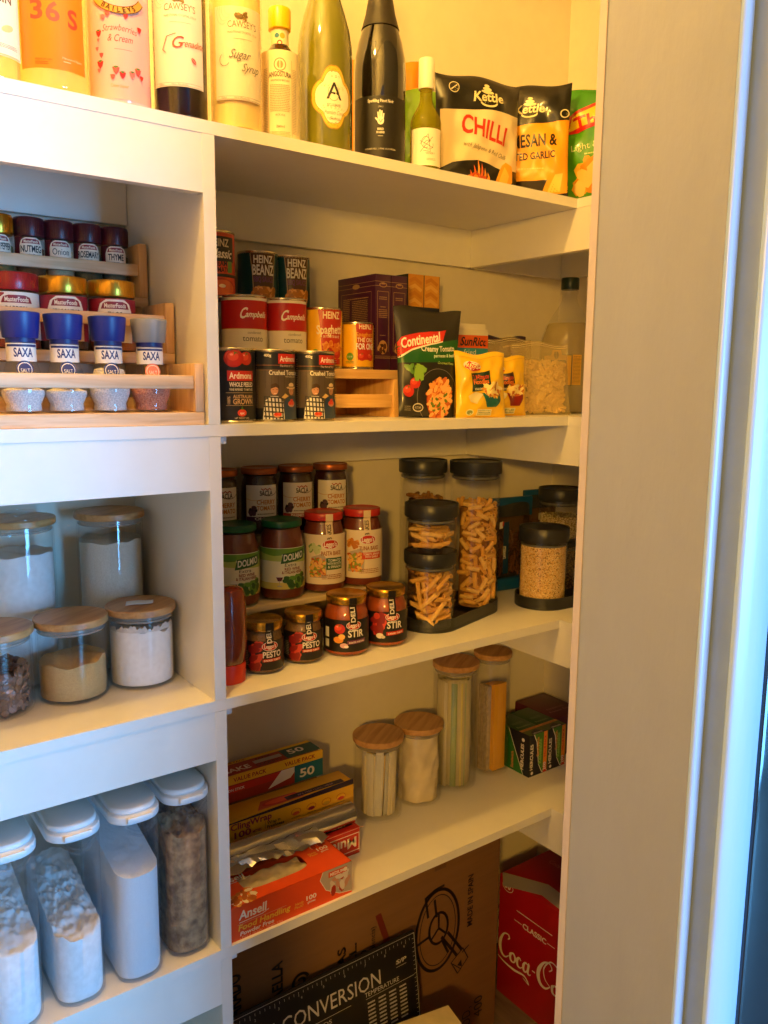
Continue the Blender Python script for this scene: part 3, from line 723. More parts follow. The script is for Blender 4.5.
# salt grinders
def grinder(x, label, cap, salt, lev, seal, sealcol):
    y = .0485
    t = thing('salt_grinder', label, 'salt grinder', (x, y, S2+.0182), 0, 'salt grinders on the front tier')
    pf = [(.0195, 0), (.0215, .0015), (.0215, .006), (.0208, .011), (.0235, .017), (.0258, .023), (.0262, .030), (.0245, .040), (.0205, .050), (.0172, .060), (.0162, .068), (.016, .084)]
    pf = [(r*1.09, z*1.08) for r, z in pf]
    pr = [(r-.0018, max(z, .003)) for r, z in pf if z < lev]; rl = [r for r, z in pf if z < lev][-1]
    MB().lathe(pf, GLASS, 48).build('glass_body', t)
    pr += [(rl-.0025, lev), (rl*.5, lev+.004), (.001, lev+.002)]
    MB().lathe(pr, paint(salt[0], salt[1], .8, var=.3, scale=500, bump=.0015, bscale=450, var2=salt[2]), 40).build('salt', t)
    MB().lathe([(.0182, .0905), (.0182, .0965)], paint('navy_collar', '#1c2c6c', .4), 40).build('collar', t)
    MB().lathe([(.0212, .0965), (.0219, .0975), (.0250, .126), (.0250, .1285), (.0235, .1295), (.001, .1295)], cap, 48).build('grinder_cap', t)
    a = Art().r(0, 20, 44, 3, '#26346c').t(1, 6, 11, 'SAXA', '#1f2c6a', True, w=24)
    wrap(t, .0182, .0665, facing(x, y, 6), 54, 23, a, '#e8e2d6')
    a = Art().e(0, 13, 22, 22, sealcol).e(0, 13, 18, 18, seal).e(0, 13, 16, 16, sealcol).t(0, 9, 5, 'SALT', '#e8e2d6', w=11)
    mb = MB(); a.emit(mb, profmap([(r+.001, z) for r, z in pf], .0435, facing(x, y, 10)), 2.7, .45, .055, .4); mb.build('seal', t, smooth=False)
BC = paint('cobalt_plastic', '#182a80', .4, var=.08); GC = paint('grey_plastic', '#8e8c84', .45)
WS = ('white_salt', '#f0ece6', '#c9c6c4'); PS = ('pink_salt', '#d99a7c', '#b86a50')
grinder(-.2555, 'blue-capped salt grinder at the left edge of the front tier', BC, WS, .030, '#e8e2d6', '#26346c')
grinder(-.2010, 'second blue-capped salt grinder from the left edge of the front tier', BC, WS, .029, '#e8e2d6', '#26346c')
grinder(-.1425, 'blue-capped salt grinder filled highest, beside the grey-capped one', BC, WS, .058, '#e8e2d6', '#26346c')
grinder(-.0840, 'grey-capped grinder filled with pink salt', GC, PS, .034, '#f0d0c0', '#d87860')

# ------------------------------------------------------------------ round jars with wooden lids
def wood_lid(t, r, z, th=.011, plug=True, lean=0):
    wm = woodmat('bamboo_lid', '#c99860', '#a87440', 0, 10, .4)
    m = MB().lathe([(r-.0012, z), (r, z+.0015), (r, z+th-.0015), (r-.0012, z+th), (.0005, z+th)], BAMBOO, 56)
    o = m.build('lid', t)
    o.rotation_euler = (0, 0, R(35))
    if plug: sl = MB().lathe([(r*.88, z-.010), (r*.9, z-.009), (r*.9, z-.0065), (r*.87, z-.0055), (r*.87, z-.0002)], glass('silicone_seal', '#e9e4da', .3, 1.4, .35, '#d8d0c4'), 40, cap1=False).build('seal', o)
def jar(label, x, y, r, H, z, lr=None, group='round glass jars with bamboo lids', lidth=.011, cat='jar'):
    t = thing('storage_jar', label, cat, (x, y, z), 0, group)
    hb = H-lidth
    MB().lathe([(r-.012, .001), (r-.005, .0), (r-.0015, .003), (r, .008), (r, hb-.0006), (r-.0028, hb-.0006), (r-.0028, .009), (r-.006, .0055), (.001, .0055)], GLASS, 64, cap1=False).build('glass_body', t)
    wood_lid(t, lr or r+.003, hb, lidth)
    return t
def granule(name, c1, c2, scale=500, bump=.001): return paint(name, c1, .9, var2=c2, scale=scale, bump=bump, bscale=scale)
def fill(name, label, cat, x, y, r, z, h, mat, top=None, amp=.002, seed=0, tilt=0, freq=3):
    """a heap of loose food in a jar, with an uneven top"""
    rd = random.Random(seed); ph = [rd.uniform(0, 6) for _ in range(6)]
    mb = MB(); seg = 56; rings = 14; vs = []; fs = []
    for q in range(4):
        rr = (r-.004, r-.0005, r, r)[q]; zz = (0, .0008, .003, h*.5)[q]
        for k in range(seg): a = 2*PI*k/seg; vs.append((rr*math.cos(a), rr*math.sin(a), zz))
    for q in range(rings+1):
        rr = r*(1-q/rings)
        for k in range(seg):
            a = 2*PI*k/seg; px, py = rr*math.cos(a), rr*math.sin(a)
            zz = h+amp*(math.sin(freq*px/r+ph[0])*math.sin(freq*1.3*py/r+ph[1])+.5*math.sin(freq*2.7*px/r+ph[2]+py/r*4))+tilt*px+tilt*.5*py
            if q == 0: zz += amp*.5*math.sin(a*7+ph[3])
            vs.append((max(px, -r), py, zz))
    n = 4+rings+1
    for i in range(n-1):
        for k in range(seg):
            k2 = (k+1) % seg; fs.append((i*seg+k, i*seg+k2, (i+1)*seg+k2, (i+1)*seg+k))
    fs.append(tuple(range(seg-1, -1, -1))); mb.add(vs, fs, mat)
    return tag(mb.build(name, loc=(x, y, z), ang=60), label, cat, kind='stuff')
FL = granule('white_flour', '#f4f2ef', '#edeae6', 120, .0005)
jar('tall wooden-lidded jar of white flour at the left, small glass dish on its lid', -.2275, .258, .0530, .2665, S3, .0565)
fill('flour', 'white flour filling the tall jar at the left', 'flour', -.2275, .258, .0495, S3+.0062, .205, FL, seed=1)
jar('tall wooden-lidded jar of pale grains behind the flour jar with the paper', -.083, .2595, .0530, .2655, S3, .0565)
fill('couscous', 'pale fine grains filling the tall back jar', 'grain', -.083, .2595, .0495, S3+.0062, .212, granule('pale_grain', '#ddd8c8', '#c4bda8', 700, .0006), seed=2)
t = thing('glass_dish', 'small clear glass dish upside down on the tall flour jar', 'dish', (-.2275, .235, S3+.2667))
MB().lathe([(.027, 0), (.0275, .002), (.024, .011), (.021, .0125), (.020, .0105), (.0235, .002)], GLASS, 40, cap0=False, cap1=False).build('dish_wall', t)
MB().lathe([(.0205, .0108), (.0205, .0122), (.001, .0122)], GLASS, 40).build('dish_base', t)
jar('short wooden-lidded jar of white flour with a paper slip on its lid', -.0745, .151, .0515, .128, S3, .0543)
fill('flour', 'white flour filling the short jar under the paper slip', 'flour', -.0745, .151, .0482, S3+.0062, .088, FL, amp=.0035, seed=5)
# flour dust clinging inside the glass
mb = MB(); rd = random.Random(4); sg = 320; vs = []; fs = []
for k in range(sg+1):
    a = 2*PI*k/sg; top = .006+.002*math.sin(a*5)+.002*math.sin(a*17+1)+.0015*math.sin(a*41)+rd.uniform(-.0012, .0012)
    vs += [(.0484*math.cos(a), .0484*math.sin(a), .093), (.0484*math.cos(a), .0484*math.sin(a), .0945+top)]
    if k: fs.append((2*k-2, 2*k, 2*k+1, 2*k-1))
mb.add(vs, fs, paint('flour_dust', '#dcd6ce', .9, var=.15, scale=200)); tag(mb.build('flour_dust', loc=(-.0745, .151, S3)), 'ragged line of flour dust on the glass above the short jar of flour', 'flour dust', kind='stuff')
m = MB(); vs = []; fs = []
for j in range(5):
    for i in range(9):
        u, v = i/8, j/4; vs.append(((u-.5)*.042, (v-.5)*.026, .0004+.004*u*u*(1-v*.4)+.0012*math.sin(5*u)))
for j in range(4):
    for i in range(8): a_ = j*9+i; fs.append((a_, a_+1, a_+10, a_+9))
m.add(vs, fs, paint('paper', '#e6e8ea', .8)); 
po = m.build('paper_slip', loc=(-.076, .150, S3+.1286), rz=R(-22)); tag(po, 'small white paper slip lying on the lid of the short flour jar', 'paper')
sm = po.modifiers.new('thickness', 'SOLIDIFY'); sm.thickness = .0003
jar('short wooden-lidded jar of golden raw sugar', -.1835, .1495, .0512, .1265, S3, .0543)
fill('raw_sugar', 'golden raw sugar half filling the short middle jar', 'sugar', -.1835, .1495, .0480, S3+.0062, .055, granule('raw_sugar', '#d0b078', '#ab8750', 900, .0009), amp=.0028, tilt=.06, seed=7)
jar('short wooden-lidded jar of chocolate drops at the left frame edge', -.2925, .1485, .0512, .1265, S3, .0543)
CH = paint('chocolate', '#6f4a38', .45, var=.1); CH2 = paint('chocolate_pale', '#8a6450', .5, var=.1)
mb = MB(); rd = random.Random(3); mb.lathe([(.040, 0), (.041, .052), (.001, .056)], CH, 32)
n = 0
for z in [.004+.0075*q for q in range(8)]:
    for k in range(26):
        a = 2*PI*k/26+rd.uniform(-.1, .1)+z*40; rr = rd.uniform(.039, .0425); zz = z+rd.uniform(-.003, .003)
        mb.M = Matrix.Translation((rr*math.cos(a), rr*math.sin(a), zz)) @ Matrix.Rotation(a, 4, 'Z') @ Matrix.Rotation(R(90+rd.uniform(-40, 40)), 4, 'Y') @ Matrix.Rotation(rd.uniform(-.6, .6), 4, 'X')
        mb.lathe([(.0055, -.0015), (.0064, -.0005), (.0055, .001), (.002, .0018)], CH if rd.random() < .5 else CH2, 10)
for k in range(60):
    a = rd.uniform(0, 2*PI); rr = .041*math.sqrt(rd.random())
    mb.M = Matrix.Translation((rr*math.cos(a), rr*math.sin(a), .056+rd.uniform(0, .006))) @ Matrix.Rotation(rd.uniform(-.7, .7), 4, 'X') @ Matrix.Rotation(rd.uniform(-.7, .7), 4, 'Y')
    mb.lathe([(.0055, -.0015), (.0064, -.0005), (.0055, .001), (.002, .0018)], CH if rd.random() < .5 else CH2, 10)
mb.M = Matrix.Identity(4)
tag(mb.build('chocolate_drops', loc=(-.2925, .1485, S3+.0075)), 'milk chocolate drops in the short jar at the left edge', 'chocolate', kind='stuff')

# ------------------------------------------------------------------ clear dispensers with white flip lids
def dispenser(label, x, flabel, fmat, fh, slope, amp, seed, y0=.010):
    w, d, H = .0725, .215, .287
    t = thing('food_dispenser', label, 'food container', (x, y0+d/2, S4), 0, 'clear dispensers with white flip lids')
    def ring(k, wz, dz, r): return [(px, py, k) for px, py in rrect(wz, dz, r, 6)]
    def shell(levels, mat, name, capb=True, capt=False):
        vs = []; fs = []; n = len(rrect(1, 1, .1, 6))
        for z, ww, dd, rr, sh in levels: vs += [(px, py+sh, z) for px, py in rrect(ww, dd, rr, 6)]
        for i in range(len(levels)-1):
            for k in range(n): k2 = (k+1) % n; fs.append((i*n+k, i*n+k2, (i+1)*n+k2, (i+1)*n+k))
        if capb: fs.append(tuple(range(n-1, -1, -1)))
        if capt: fs.append(tuple((len(levels)-1)*n+k for k in range(n)))
        return MB().add(vs, fs, mat) or (vs, fs)
    lv = [(.0, w-.016, d-.016, .022, 0), (.002, w-.008, d-.008, .026, 0), (.008, w-.002, d-.002, .028, 0), (.02, w-.001, d-.001, .029, 0), (H*.9, w, d, .03, 0)]
    vs, fs = shell(lv, PLASTIC, 'x'); m = MB(); m.add(vs, fs, PLASTIC); m.build('container_body', t)
    # pouring lip under the lid
    m = MB(); pts = [(-.024+.048*k/12, -d/2-.0015-.006*math.sin(PI*k/12), H*.9-.002-.014*math.sin(PI*k/12)) for k in range(13)]
    m.tube(pts, .0018, PLASTIC, 6); pts = [(-.019+.038*k/12, -d/2-.001-.004*math.sin(PI*k/12), H*.9-.001-.009*math.sin(PI*k/12)) for k in range(13)]; m.tube(pts, .0012, PLASTIC, 6); m.build('pouring_lip', t)
    # lid: skirt, hinged flap
    m = MB(); m.prism(rrect(w+.003, d+.003, .031, 8), H*.9+.0002, H*.9+.013, WHITEP, bev=.002); ld = m.build('lid', t, ang=50)
    m = MB(); m.prism([(px, py-.028) for px, py in rrect(w-.003, .15, .03, 8)], H*.9+.0132, H*.9+.0225, WHITEP, bev=.0035)
    fo = m.build('flap', ld, ang=50)
    m = MB(); m.prism([(px, py+.045) for px, py in rrect(w-.012, .1, .02, 6)], H*.9+.0134, H*.9+.018, WHITEP, bev=.002); m.build('rear_cap', ld, ang=50)
    m = MB(); m.b2(-.019, .019, -d/2-.0042, -d/2-.0014, H*.9+.004, H*.9+.0125, WHITEP, .001); m.build('catch', ld)
    # contents
    n = 28; nx, ny = 16, 30; rd = random.Random(seed); ph = [rd.uniform(0, 6) for _ in range(8)]
    W_, D_ = w-.0075, d-.0085
    rr = respace(rrect(W_, D_, .026, 8), .0045); mb = MB(); vs = []; fs = []; N = len(rr)
    def top(px, py):
        v = (py/D_+.5)
        z = fh+slope*(v)+amp*(1.2*noise.noise(Vector((px*35+ph[0], py*35, ph[1])))+.9*noise.noise(Vector((px*95, py*95+ph[2], 3)))+.6*noise.noise(Vector((px*240, py*240, ph[3]))))
        return min(z, H*.9-.004)
    rings = [(.93, .0045), (.985, .008), (1, .015)]
    for s_, z in rings: vs += [(px*s_, py*s_, z) for px, py in rr]
    for q in range(26):
        s_ = 1-q/26; vs += [(px*s_, py*s_, top(px*s_, py*s_)) for px, py in rr]
    R_ = 29
    for i in range(R_-1):
        for k in range(N): k2 = (k+1) % N; fs.append((i*N+k, i*N+k2, (i+1)*N+k2, (i+1)*N+k))
    fs.append(tuple(range(N-1, -1, -1))); fs.append(tuple((R_-1)*N+k for k in range(N)))
    mb.add(vs, fs, fmat)
    o = mb.build(flabel[2], loc=(x, y0+d/2, S4), ang=70); tag(o, flabel[0], flabel[1], kind='stuff')
DF = granule('dispenser_flour', '#f4f3f1', '#e9e7e4', 90, .0007)
SUG = granule('white_sugar', '#eceef0', '#dcdfe3', 900, .0005)
BS = paint('brown_sugar', '#b9966a', .9, var2='#7d5d3f', scale=60, bump=.004, bscale=70)
dispenser('clear flip-lid dispenser of dark brown sugar beside the divider panel', -.0560, ('lumpy dark brown sugar nearly filling the rightmost dispenser', 'sugar', 'brown_sugar'), BS, .205, .02, .009, 3, .012)
dispenser('clear flip-lid dispenser of smooth white sugar, left of the brown one', -.1400, ('smooth white sugar in the second dispenser from the divider', 'sugar', 'white_sugar'), SUG, .172, .045, .001, 4, .002)
dispenser('clear flip-lid dispenser less than half full of lumpy white flour', -.2270, ('lumpy white flour in the least full dispenser', 'flour', 'flour'), DF, .105, .035, .006, 6, .005)
dispenser('clear flip-lid dispenser of white flour at the left frame edge', -.3150, ('white flour in the dispenser at the left frame edge', 'flour', 'flour'), DF, .120, .04, .004, 9, .004)
# ------------------------------------------------------------------ tins
def tin(label, x, y, z, r, H, art, bgc, ang, group=None, lidm=STEEL, cat='tin can', rough=.35, name='tin_can', facts=True):
    t = thing(name, label, cat, (x, y, z), 0, group)
    pf = [(r-.0025, .0015), (r-.0005, 0), (r+.0008, .001), (r+.0008, .0025), (r-.0004, .004), (r-.0004, H-.004), (r+.0008, H-.0025), (r+.0008, H-.001), (r, H), (r-.001, H-.001), (r-.002, H-.003), (r-.009, H-.003), (r-.01, H-.0024), (r-.011, H-.003), (.0006, H-.003)]
    MB().lathe(pf, lidm, 56).build('can_body', t)
    a = Art(); a.L = list(art.L)
    W = 2*PI*r*1000-1
    if facts:
        a.fine(W*.30, H*500, W*.16, H*700, 22, '#b9b2a4', 3); a.r(-W*.33, H*300, 16, 14, '#f0f0ea'); 
        for k in range(9): a.r(-W*.33-7+k*1.7, H*300, (.5, .9, .6)[k % 3], 11, '#111')
    wrap(t, r, .0045, ang, W, H*1000-9, a, bgc, rough=rough)
    return t
# pine riser
def riser(label, x0, x1, y0, y1, z, h, wood, woodz, rail=(.02, .034)):
    t = thing('shelf_riser', label, 'shelf riser', (x0, y0, z))
    w, d = x1-x0, y1-y0
    MB().b2(0, w, 0, d, h-.0165, h, wood, .001).build('top_plank', t)
    for xa in (0, w/2-.006, w-.0125): MB().b2(xa, xa+.0125, .0, d-.002, 0, h-.0167, woodz, .001).build('side_board', t)
    MB().b2(.0127, w/2-.0062, .002, .011, rail[0], rail[1], wood, .001).build('rail', t)
    MB().b2(w/2+.0062, w-.0127, .002, .011, rail[0], rail[1], wood, .001).build('rail', t)
    MB().b2(.0127, w-.0127, d-.012, d-.003, 0, h-.0167, wood).build('rear_board', t)
    return t
YPZ = woodmat('honey_pine_upright', '#efc07c', '#dfa860', 2)
riser('honey pine riser on the shelf behind the front row of tins', .004, .4225, .127, .297, S2, .0865, YPINE, YPZ, (.018, .042))
FACE = R(-113)      # labels looking straight out of the shelf
# front row: tomatoes
def tomato(a, x, y, s, seed=0):
    a.e(x, y, s, s*.9, '#c3281a').e(x-s*.12, y+s*.1, s*.62, s*.5, '#dc4a2c').e(x-s*.2, y+s*.2, s*.2, s*.12, '#f0907a')
    for k in range(5): g = R(90+72*k+20); a.p([(x-s*.05, y+s*.3), (x+math.cos(g)*s*.28, y+s*.3+math.sin(g)*s*.16), (x+s*.05, y+s*.3)], '#4e7a2a')
NB = '#1c1d24'
a = Art()
tomato(a, 2, 92, 30); tomato(a, 22, 92, 22); tomato(a, 4, 92, 26)
a.r(13, 66, 42, 15, '#cc2a20').t(13, 62, 9, 'Ardmona', '#f6ead8', True, w=36)
a.t(14, 50, 6.5, 'WHOLE PEELED', '#efe6d4', True, w=38).t(14, 44, 3.5, 'VINE RIPENED TOMATOES', '#d8ccb0', True, w=38).r(12, 41, 44, .6, '#c8a878')
a.t(16, 33, 5, 'AUSTRALIAN', '#d8b080', True, w=32).t(16, 24, 8, 'GROWN', '#d8b080', True, w=32).t(-4, 24, 4, '100%', '#d8b080', True, rot=90, al='l').r(12, 22, 44, .6, '#c8a878')
a.e(13, 11, 14, 11, '#d8402a').t(13, 9, 3.5, 'spc', '#f6ead8', True).p([(11, 16), (13, 22), (15, 16)], '#4e7a2a').t(13, 2, 2.5, 'NET WEIGHT 400g', '#d8ccb0', w=22)
a.p([(-34, 3), (-22, 3), (-30, 15)], '#3f7f5a')
tin('black tin of whole peeled tomatoes beside the divider panel', .0490, .062, S2, .0362, .112, a, NB, FACE, 'front row of tomato tins')
def crushed():
    a = Art()
    a.r(0, 47, 240, 60, '#5a4c40')
    for k in range(14): a.r(-66+k*10, 62, .8, 28, '#463a30')
    a.r(0, 83, 120, .7, '#b06a3a').r(0, 75.5, 120, .5, '#8a5a3a')
    a.r(22, 93, 36, 15, '#cc2a20').t(22, 89, 8, 'Ardmona', '#f6ead8', True, w=31)
    a.t(-12, 96, 4, '400g', '#e8dcc8', True).t(20, 80.5, 3.6, 'The Rich & Thick', '#e8dcc8', w=28, shear=.2).t(18, 68.5, 7, 'Crushed Tomatoes', '#efe6d4', True, w=56).t(28, 64.5, 2.5, 'WITH BASIL & GARLIC', '#d8ccb0', w=26)
    # two growers: checked shirt, blue shirt and straw hat
    a.p([(-20, 0), (-17, 28), (-8, 36), (3, 36), (11, 28), (14, 0)], '#e6e0d6')
    for k in range(6): a.r(-16+k*5.2, 16, 2, 36, '#3a3836', 4)
    for k in range(5): a.r(-3, 4+k*7.5, 30, 2.2, '#3a3836', -4)
    a.e(-2, 45, 11, 15, '#c98e6c').p([(-8, 47), (-7, 54), (0, 56), (5, 52), (5, 47), (0, 50)], '#4a3222').r(-4, 46, 1.6, .8, '#2a1a10').r(1.5, 46, 1.6, .8, '#2a1a10').r(-1, 40, 4, .8, '#f0e0d0')
    a.p([(13, 0), (13, 28), (20, 36), (34, 36), (42, 26), (42, 0)], '#31435e').e(26, 44, 10, 13, '#c28864').e(26, 49, 19, 4, '#d9bd8c').e(26, 53, 11, 7, '#e6cc9c').r(26, 50, 11, 1.4, '#6a4a2a').r(24, 44, 1.5, .8, '#2a1a10').r(28, 44, 1.5, .8, '#2a1a10')
    a.e(26, 24, 14, 10, '#c98e6c').e(23, 25, 7, 6, '#d23a24').e(28, 25, 7, 6, '#d8452c').e(26, 29, 6, 5, '#cc3420').e(2, 7, 12, 8, '#c98e6c').e(0, 8, 6, 5, '#d23a24').e(5, 8, 6, 5, '#d8452c').p([(8, 34), (14, 40), (20, 36), (13, 32)], '#d6b06a')
    a.blobs(-46, 34, 18, 22, 12, ['#6e2a20', '#8a3426'], 6, 3)
    return a
for k, lab in enumerate(('black tin of crushed tomatoes in the middle of the front row', 'black tin of crushed tomatoes at the right end of the front row')):
    tin(lab, .1195+k*.0738, .062, S2, .0366, .112, crushed(), NB, FACE+.05, 'front row of tomato tins')
# tomato soup
def soup():
    a = Art()
    a.r(0, 80, 240, 46, '#bf1c18').r(0, 57, 240, .8, '#c9a04a')
    a.t(0, 74, 17, 'C', '#f6ead8', True, w=10, shear=.35, al='r').t(0, 76, 9.5, 'ampbells', '#f6ead8', True, w=40, shear=.35, al='l')
    a.t(16, 49, 4.5, 'condensed', '#8a7a60', w=24, al='c').t(14, 37, 9.5, 'tomato', '#5a4c3c', w=36)
    a.e(14, 2, 52, 34, '#f0e4d0').e(14, 3, 46, 28, '#b8301c').e(14, 6, 36, 20, '#d6502c').e(14, 10, 12, 7, '#efe0c4').p([(8, 12), (14, 20), (17, 13)], '#6a8a3a')
    a.r(-22, 18, 18, 18, '#2c2620').r(-22, 18, 15, 15, '#6b4a2a').e(-22, 17, 11, 8, '#e8b060')
    return a
SP = '#efe4cc'
yR, yB = .175, .2545
zr = S2+.0870
tin('red and cream condensed tomato soup tin nearest the divider panel', .1300, yR, zr, .0380, .1165, soup(), SP, FACE-.04, 'red and cream soup tins')
tin('red and cream condensed tomato soup tin next to the spaghetti tin', .2068, yR, zr, .0380, .1165, soup(), SP, FACE-.04, 'red and cream soup tins')
for k, (x, lab) in enumerate(((.052, 'red and cream soup tin half hidden behind the divider panel'), (.1985, 'soup tin in the back row carrying the left baked beans tin'), (.2670, 'soup tin in the back row carrying the right baked beans tin'))):
    tin(lab, x if k else .052, yB if k else .20, zr, .0358 if k else .0372, .1005 if k else .1115, soup(), SP, FACE, 'red and cream soup tins')
# beans, classic soup
def keystone(a, x, y, w, h, ring, colr):
    P = lambda k: [(x-w/2*k, y+h/2*k), (x-w*.42*k, y+h*.1*k), (x-w*.36*k, y-h/2*k), (x+w*.36*k, y-h/2*k), (x+w*.42*k, y+h*.1*k), (x+w/2*k, y+h/2*k), (x+w*.2*k, y+h*.56*k), (x-w*.2*k, y+h*.56*k)]
    a.p(P(1), ring).p(P(.93), colr)
def beanz():
    a = Art(); keystone(a, 12, 52, 50, 88, '#c9a878', '#5c3a24')
    a.t(12, 76, 13, 'HEINZ', '#efe6d4', True, w=36).t(12, 56, 17, 'BEANZ', '#efe6d4', True, w=40).t(12, 44, 9, 'BBQ SAUCE', '#7a3f6a', True, w=36)
    a.e(12, 20, 46, 34, '#b8742c').blobs(12, 20, 40, 28, 40, ['#e0953a', '#f0ae58', '#c97a24'], 7, 5, 1.5); a.fine(12, 3, 26, 3, 1, '#efe6d4', 4)
    return a
TEAL = '#0d4b52'
tin('teal tin of barbecue baked beans, left of the pair on top', .1985, yB, zr+.1008, .0355, .1020, beanz(), TEAL, FACE-.12, 'teal baked beans tins')
tin('teal tin of barbecue baked beans, right of the pair on top', .2670, yB, zr+.1008, .0340, .1010, beanz(), TEAL, FACE-.12, 'teal baked beans tins')
a = Art(); a.r(8, 74, 56, 26, '#1e1a16').t(4, 76, 13, 'HEINZ', '#d8c49a', True, w=40).t(6, 52, 14, 'Classic', '#efe6d4', True, w=44, shear=.3).r(6, 58, 240, 22, '#1e1a16')
a = Art().r(0, 74, 62, 40, '#1e1a16').t(2, 78, 12, 'HEINZ', '#d8c49a', True, w=36).t(4, 60, 14, 'Classic', '#efe6d4', True, w=42, shear=.3).t(4, 47, 8, 'CREAMY', '#2a1008', True, w=36).t(4, 37, 8, 'TOMATO', '#2a1008', True, w=36)
a.r(22, 46, 10, 18, '#6a9a3a').r(0, 32, 240, 5, '#3a3426').e(6, 10, 58, 36, '#c23a1c').e(6, 12, 48, 26, '#e0662e').e(6, 15, 12, 6, '#f0d8b0')
tin('orange and black tin of creamy tomato soup stacked beside the divider', .0930, .214, zr+.1118, .0362, .1090, a, '#d8431f', FACE+.22)
# spaghetti tins
def spag(sm):
    a = Art(); k = .82 if sm else 1; keystone(a, 16, 58*k, 52*k, 86*k, '#c9321e', '#c9321e')
    a.t(16, 82*k, 12*k, 'HEINZ', '#fbe9c0', True, w=34*k)
    if sm: a.t(16, 66*k, 9*k, 'Spaghetti', '#e8a030', True, w=40, shear=.1).t(16, 54*k, 9*k, 'THE ONE', '#fbe9c0', True, w=34).t(16, 38*k, 13*k, 'FOR ONE', '#fff', True, w=38)
    else: a.t(14, 56, 15, 'Spaghetti', '#fbe9c0', True, w=52, rot=2).t(16, 49, 4, 'IN TOMATO SAUCE', '#fbe9c0', True, w=32)
    tomato(a, 8, 22*k, 20*k); tomato(a, 26, 22*k, 20*k)
    if not sm: a.blobs(18, 34, 34, 12, 20, ['#f0a040', '#e07a20'], 6, 6).r(18, 8, 30, 10, '#c9321e')
    a.e(-14, 22*k, 13, 14, '#6aa02a').t(-14, 20*k, 3, '5 STAR', '#f0f0d0', w=9); a.fine(-14, 8, 16, 5, 2, '#5a8a3a', 3)
    return a
YEL = '#f5b81a'
tin('yellow tin of spaghetti beside the soup tins', .2850, .176, zr, .0358, .1060, spag(False), YEL, FACE-.1, 'yellow spaghetti tins')
tin('small yellow single-serve tin of spaghetti in front of the purple boxes', .3560, .172, zr, .0320, .0845, spag(True), YEL, FACE-.1, 'yellow spaghetti tins')
# ------------------------------------------------------------------ cartons
def carton(name, label, x0, x1, y0, y1, z, h, mat, front=None, left=None, top=None, rz=0, cat='box', group=None, bev=.0008):
    """closed box; artwork (mm) on its front (-y), left (-x) and top faces"""
    cx, cy = (x0+x1)/2, (y0+y1)/2; w, d = x1-x0, y1-y0
    t = thing(name, label, cat, (cx, cy, z), rz, group)
    MB().b2(-w/2, w/2, -d/2, d/2, 0, h, mat, bev).build('carton_body', t)
    if front: m = MB(); front.emit(m, planemap((0, -d/2, 0), (1, 0, 0), (0, 0, 1)), 400, .4, .03, .15, (-w*500, w*500, 0, h*1000)); m.build('front_print', t, smooth=False)
    if left: m = MB(); left.emit(m, planemap((-w/2, 0, 0), (0, -1, 0), (0, 0, 1)), 400, .4, .03, .15, (-d*500, d*500, 0, h*1000)); m.build('side_print', t, smooth=False)
    if top: m = MB(); top.emit(m, planemap((0, -d/2, h), (1, 0, 0), (0, 1, 0)), 400, .4, .03, .15, (-w*500, w*500, 0, d*1000)); m.build('top_print', t, smooth=False)
    return t
PUR = paint('purple_card', '#47163f', .4)
gd = '#b08a58'
def pbox(label, xa, xb, ya, yb, seed):
    w, d, H = (xb-xa)*1000, (yb-ya)*1000, 172
    f = Art().r(0, H-10, w, .8, gd).r(0, H-18, w, .8, gd).e(0, H-16, 18, 9, gd).e(0, H-16, 14, 6, '#5a2348').r(0, H-14, 8, 2, gd).l([(-w*.36, 34), (-w*.36, H-28), (w*.36, H-28), (w*.36, 34)], .8, gd)
    for k, (yy, ww, n) in enumerate(((H-40, 18, 2), (H-56, 12, 1), (H-68, 20, 5), (H-108, 14, 1), (H-140, 8, 1))): f.fine(0, yy, ww, n*3.4, n, gd, k+seed)
    f.e(0, 42, w*.56, 26, '#b88a50').blobs(0, 40, w*.5, 18, 16, ['#3a1c14', '#c99a5a', '#5c2c1c'], 6, seed, round_=True).r(0, 22, w, 1, gd).r(0, 26, w, .6, gd)
    for k in range(12): f.e(-w/2+2+k*w/12, 24, 1.6, 1.6, gd)
    l = Art().r(0, H-10, d, .8, gd).r(0, H-18, d, .8, gd).e(0, H-16, 24, 9, gd).l([(-d*.4, 34), (-d*.4, H-28), (d*.4, H-28), (d*.4, 34), (-d*.4, 34)], .8, gd)
    l.fine(-d*.26, H-75, d*.18, 78, 22, gd, 3).r(d*.1, H-68, d*.44, 58, '#3a1034').fine(d*.1, H-68, d*.42, 54, 16, gd, 4).fine(d*.08, H-38, d*.5, 4, 1, gd, 5).fine(d*.1, H-108, d*.4, 20, 5, gd, 6)
    carton('biscuit_box', label, xa, xb, ya, yb, zr, .175, PUR, f, l, None, 0, 'box', 'purple and gold boxes')
pbox('purple and gold box with the wide panel, left one of the purple pair', .3925, .4285, .163, .288, 1)
riser('lower pine riser hidden behind the tomato pouch, under the right purple box', .4245, .500, .2, .297, S2, .0865, YPINE, YPZ, (.018, .042))
pbox('purple and gold box, right one of the pair, next to the pasta box', .4300, .4670, .163, .288, 5)
a = Art().r(-21, 78, 40, 64, '#e29a2c').r(21, 78, 40, 64, '#e8a338')
for k in range(2):
    for q in range(5): a.l([(-38+k*42, 54+q*14), (-24+k*42, 60+q*14), (-6+k*42, 50+q*14)], 7, ('#f4bb50', '#d88a24')[q % 2])
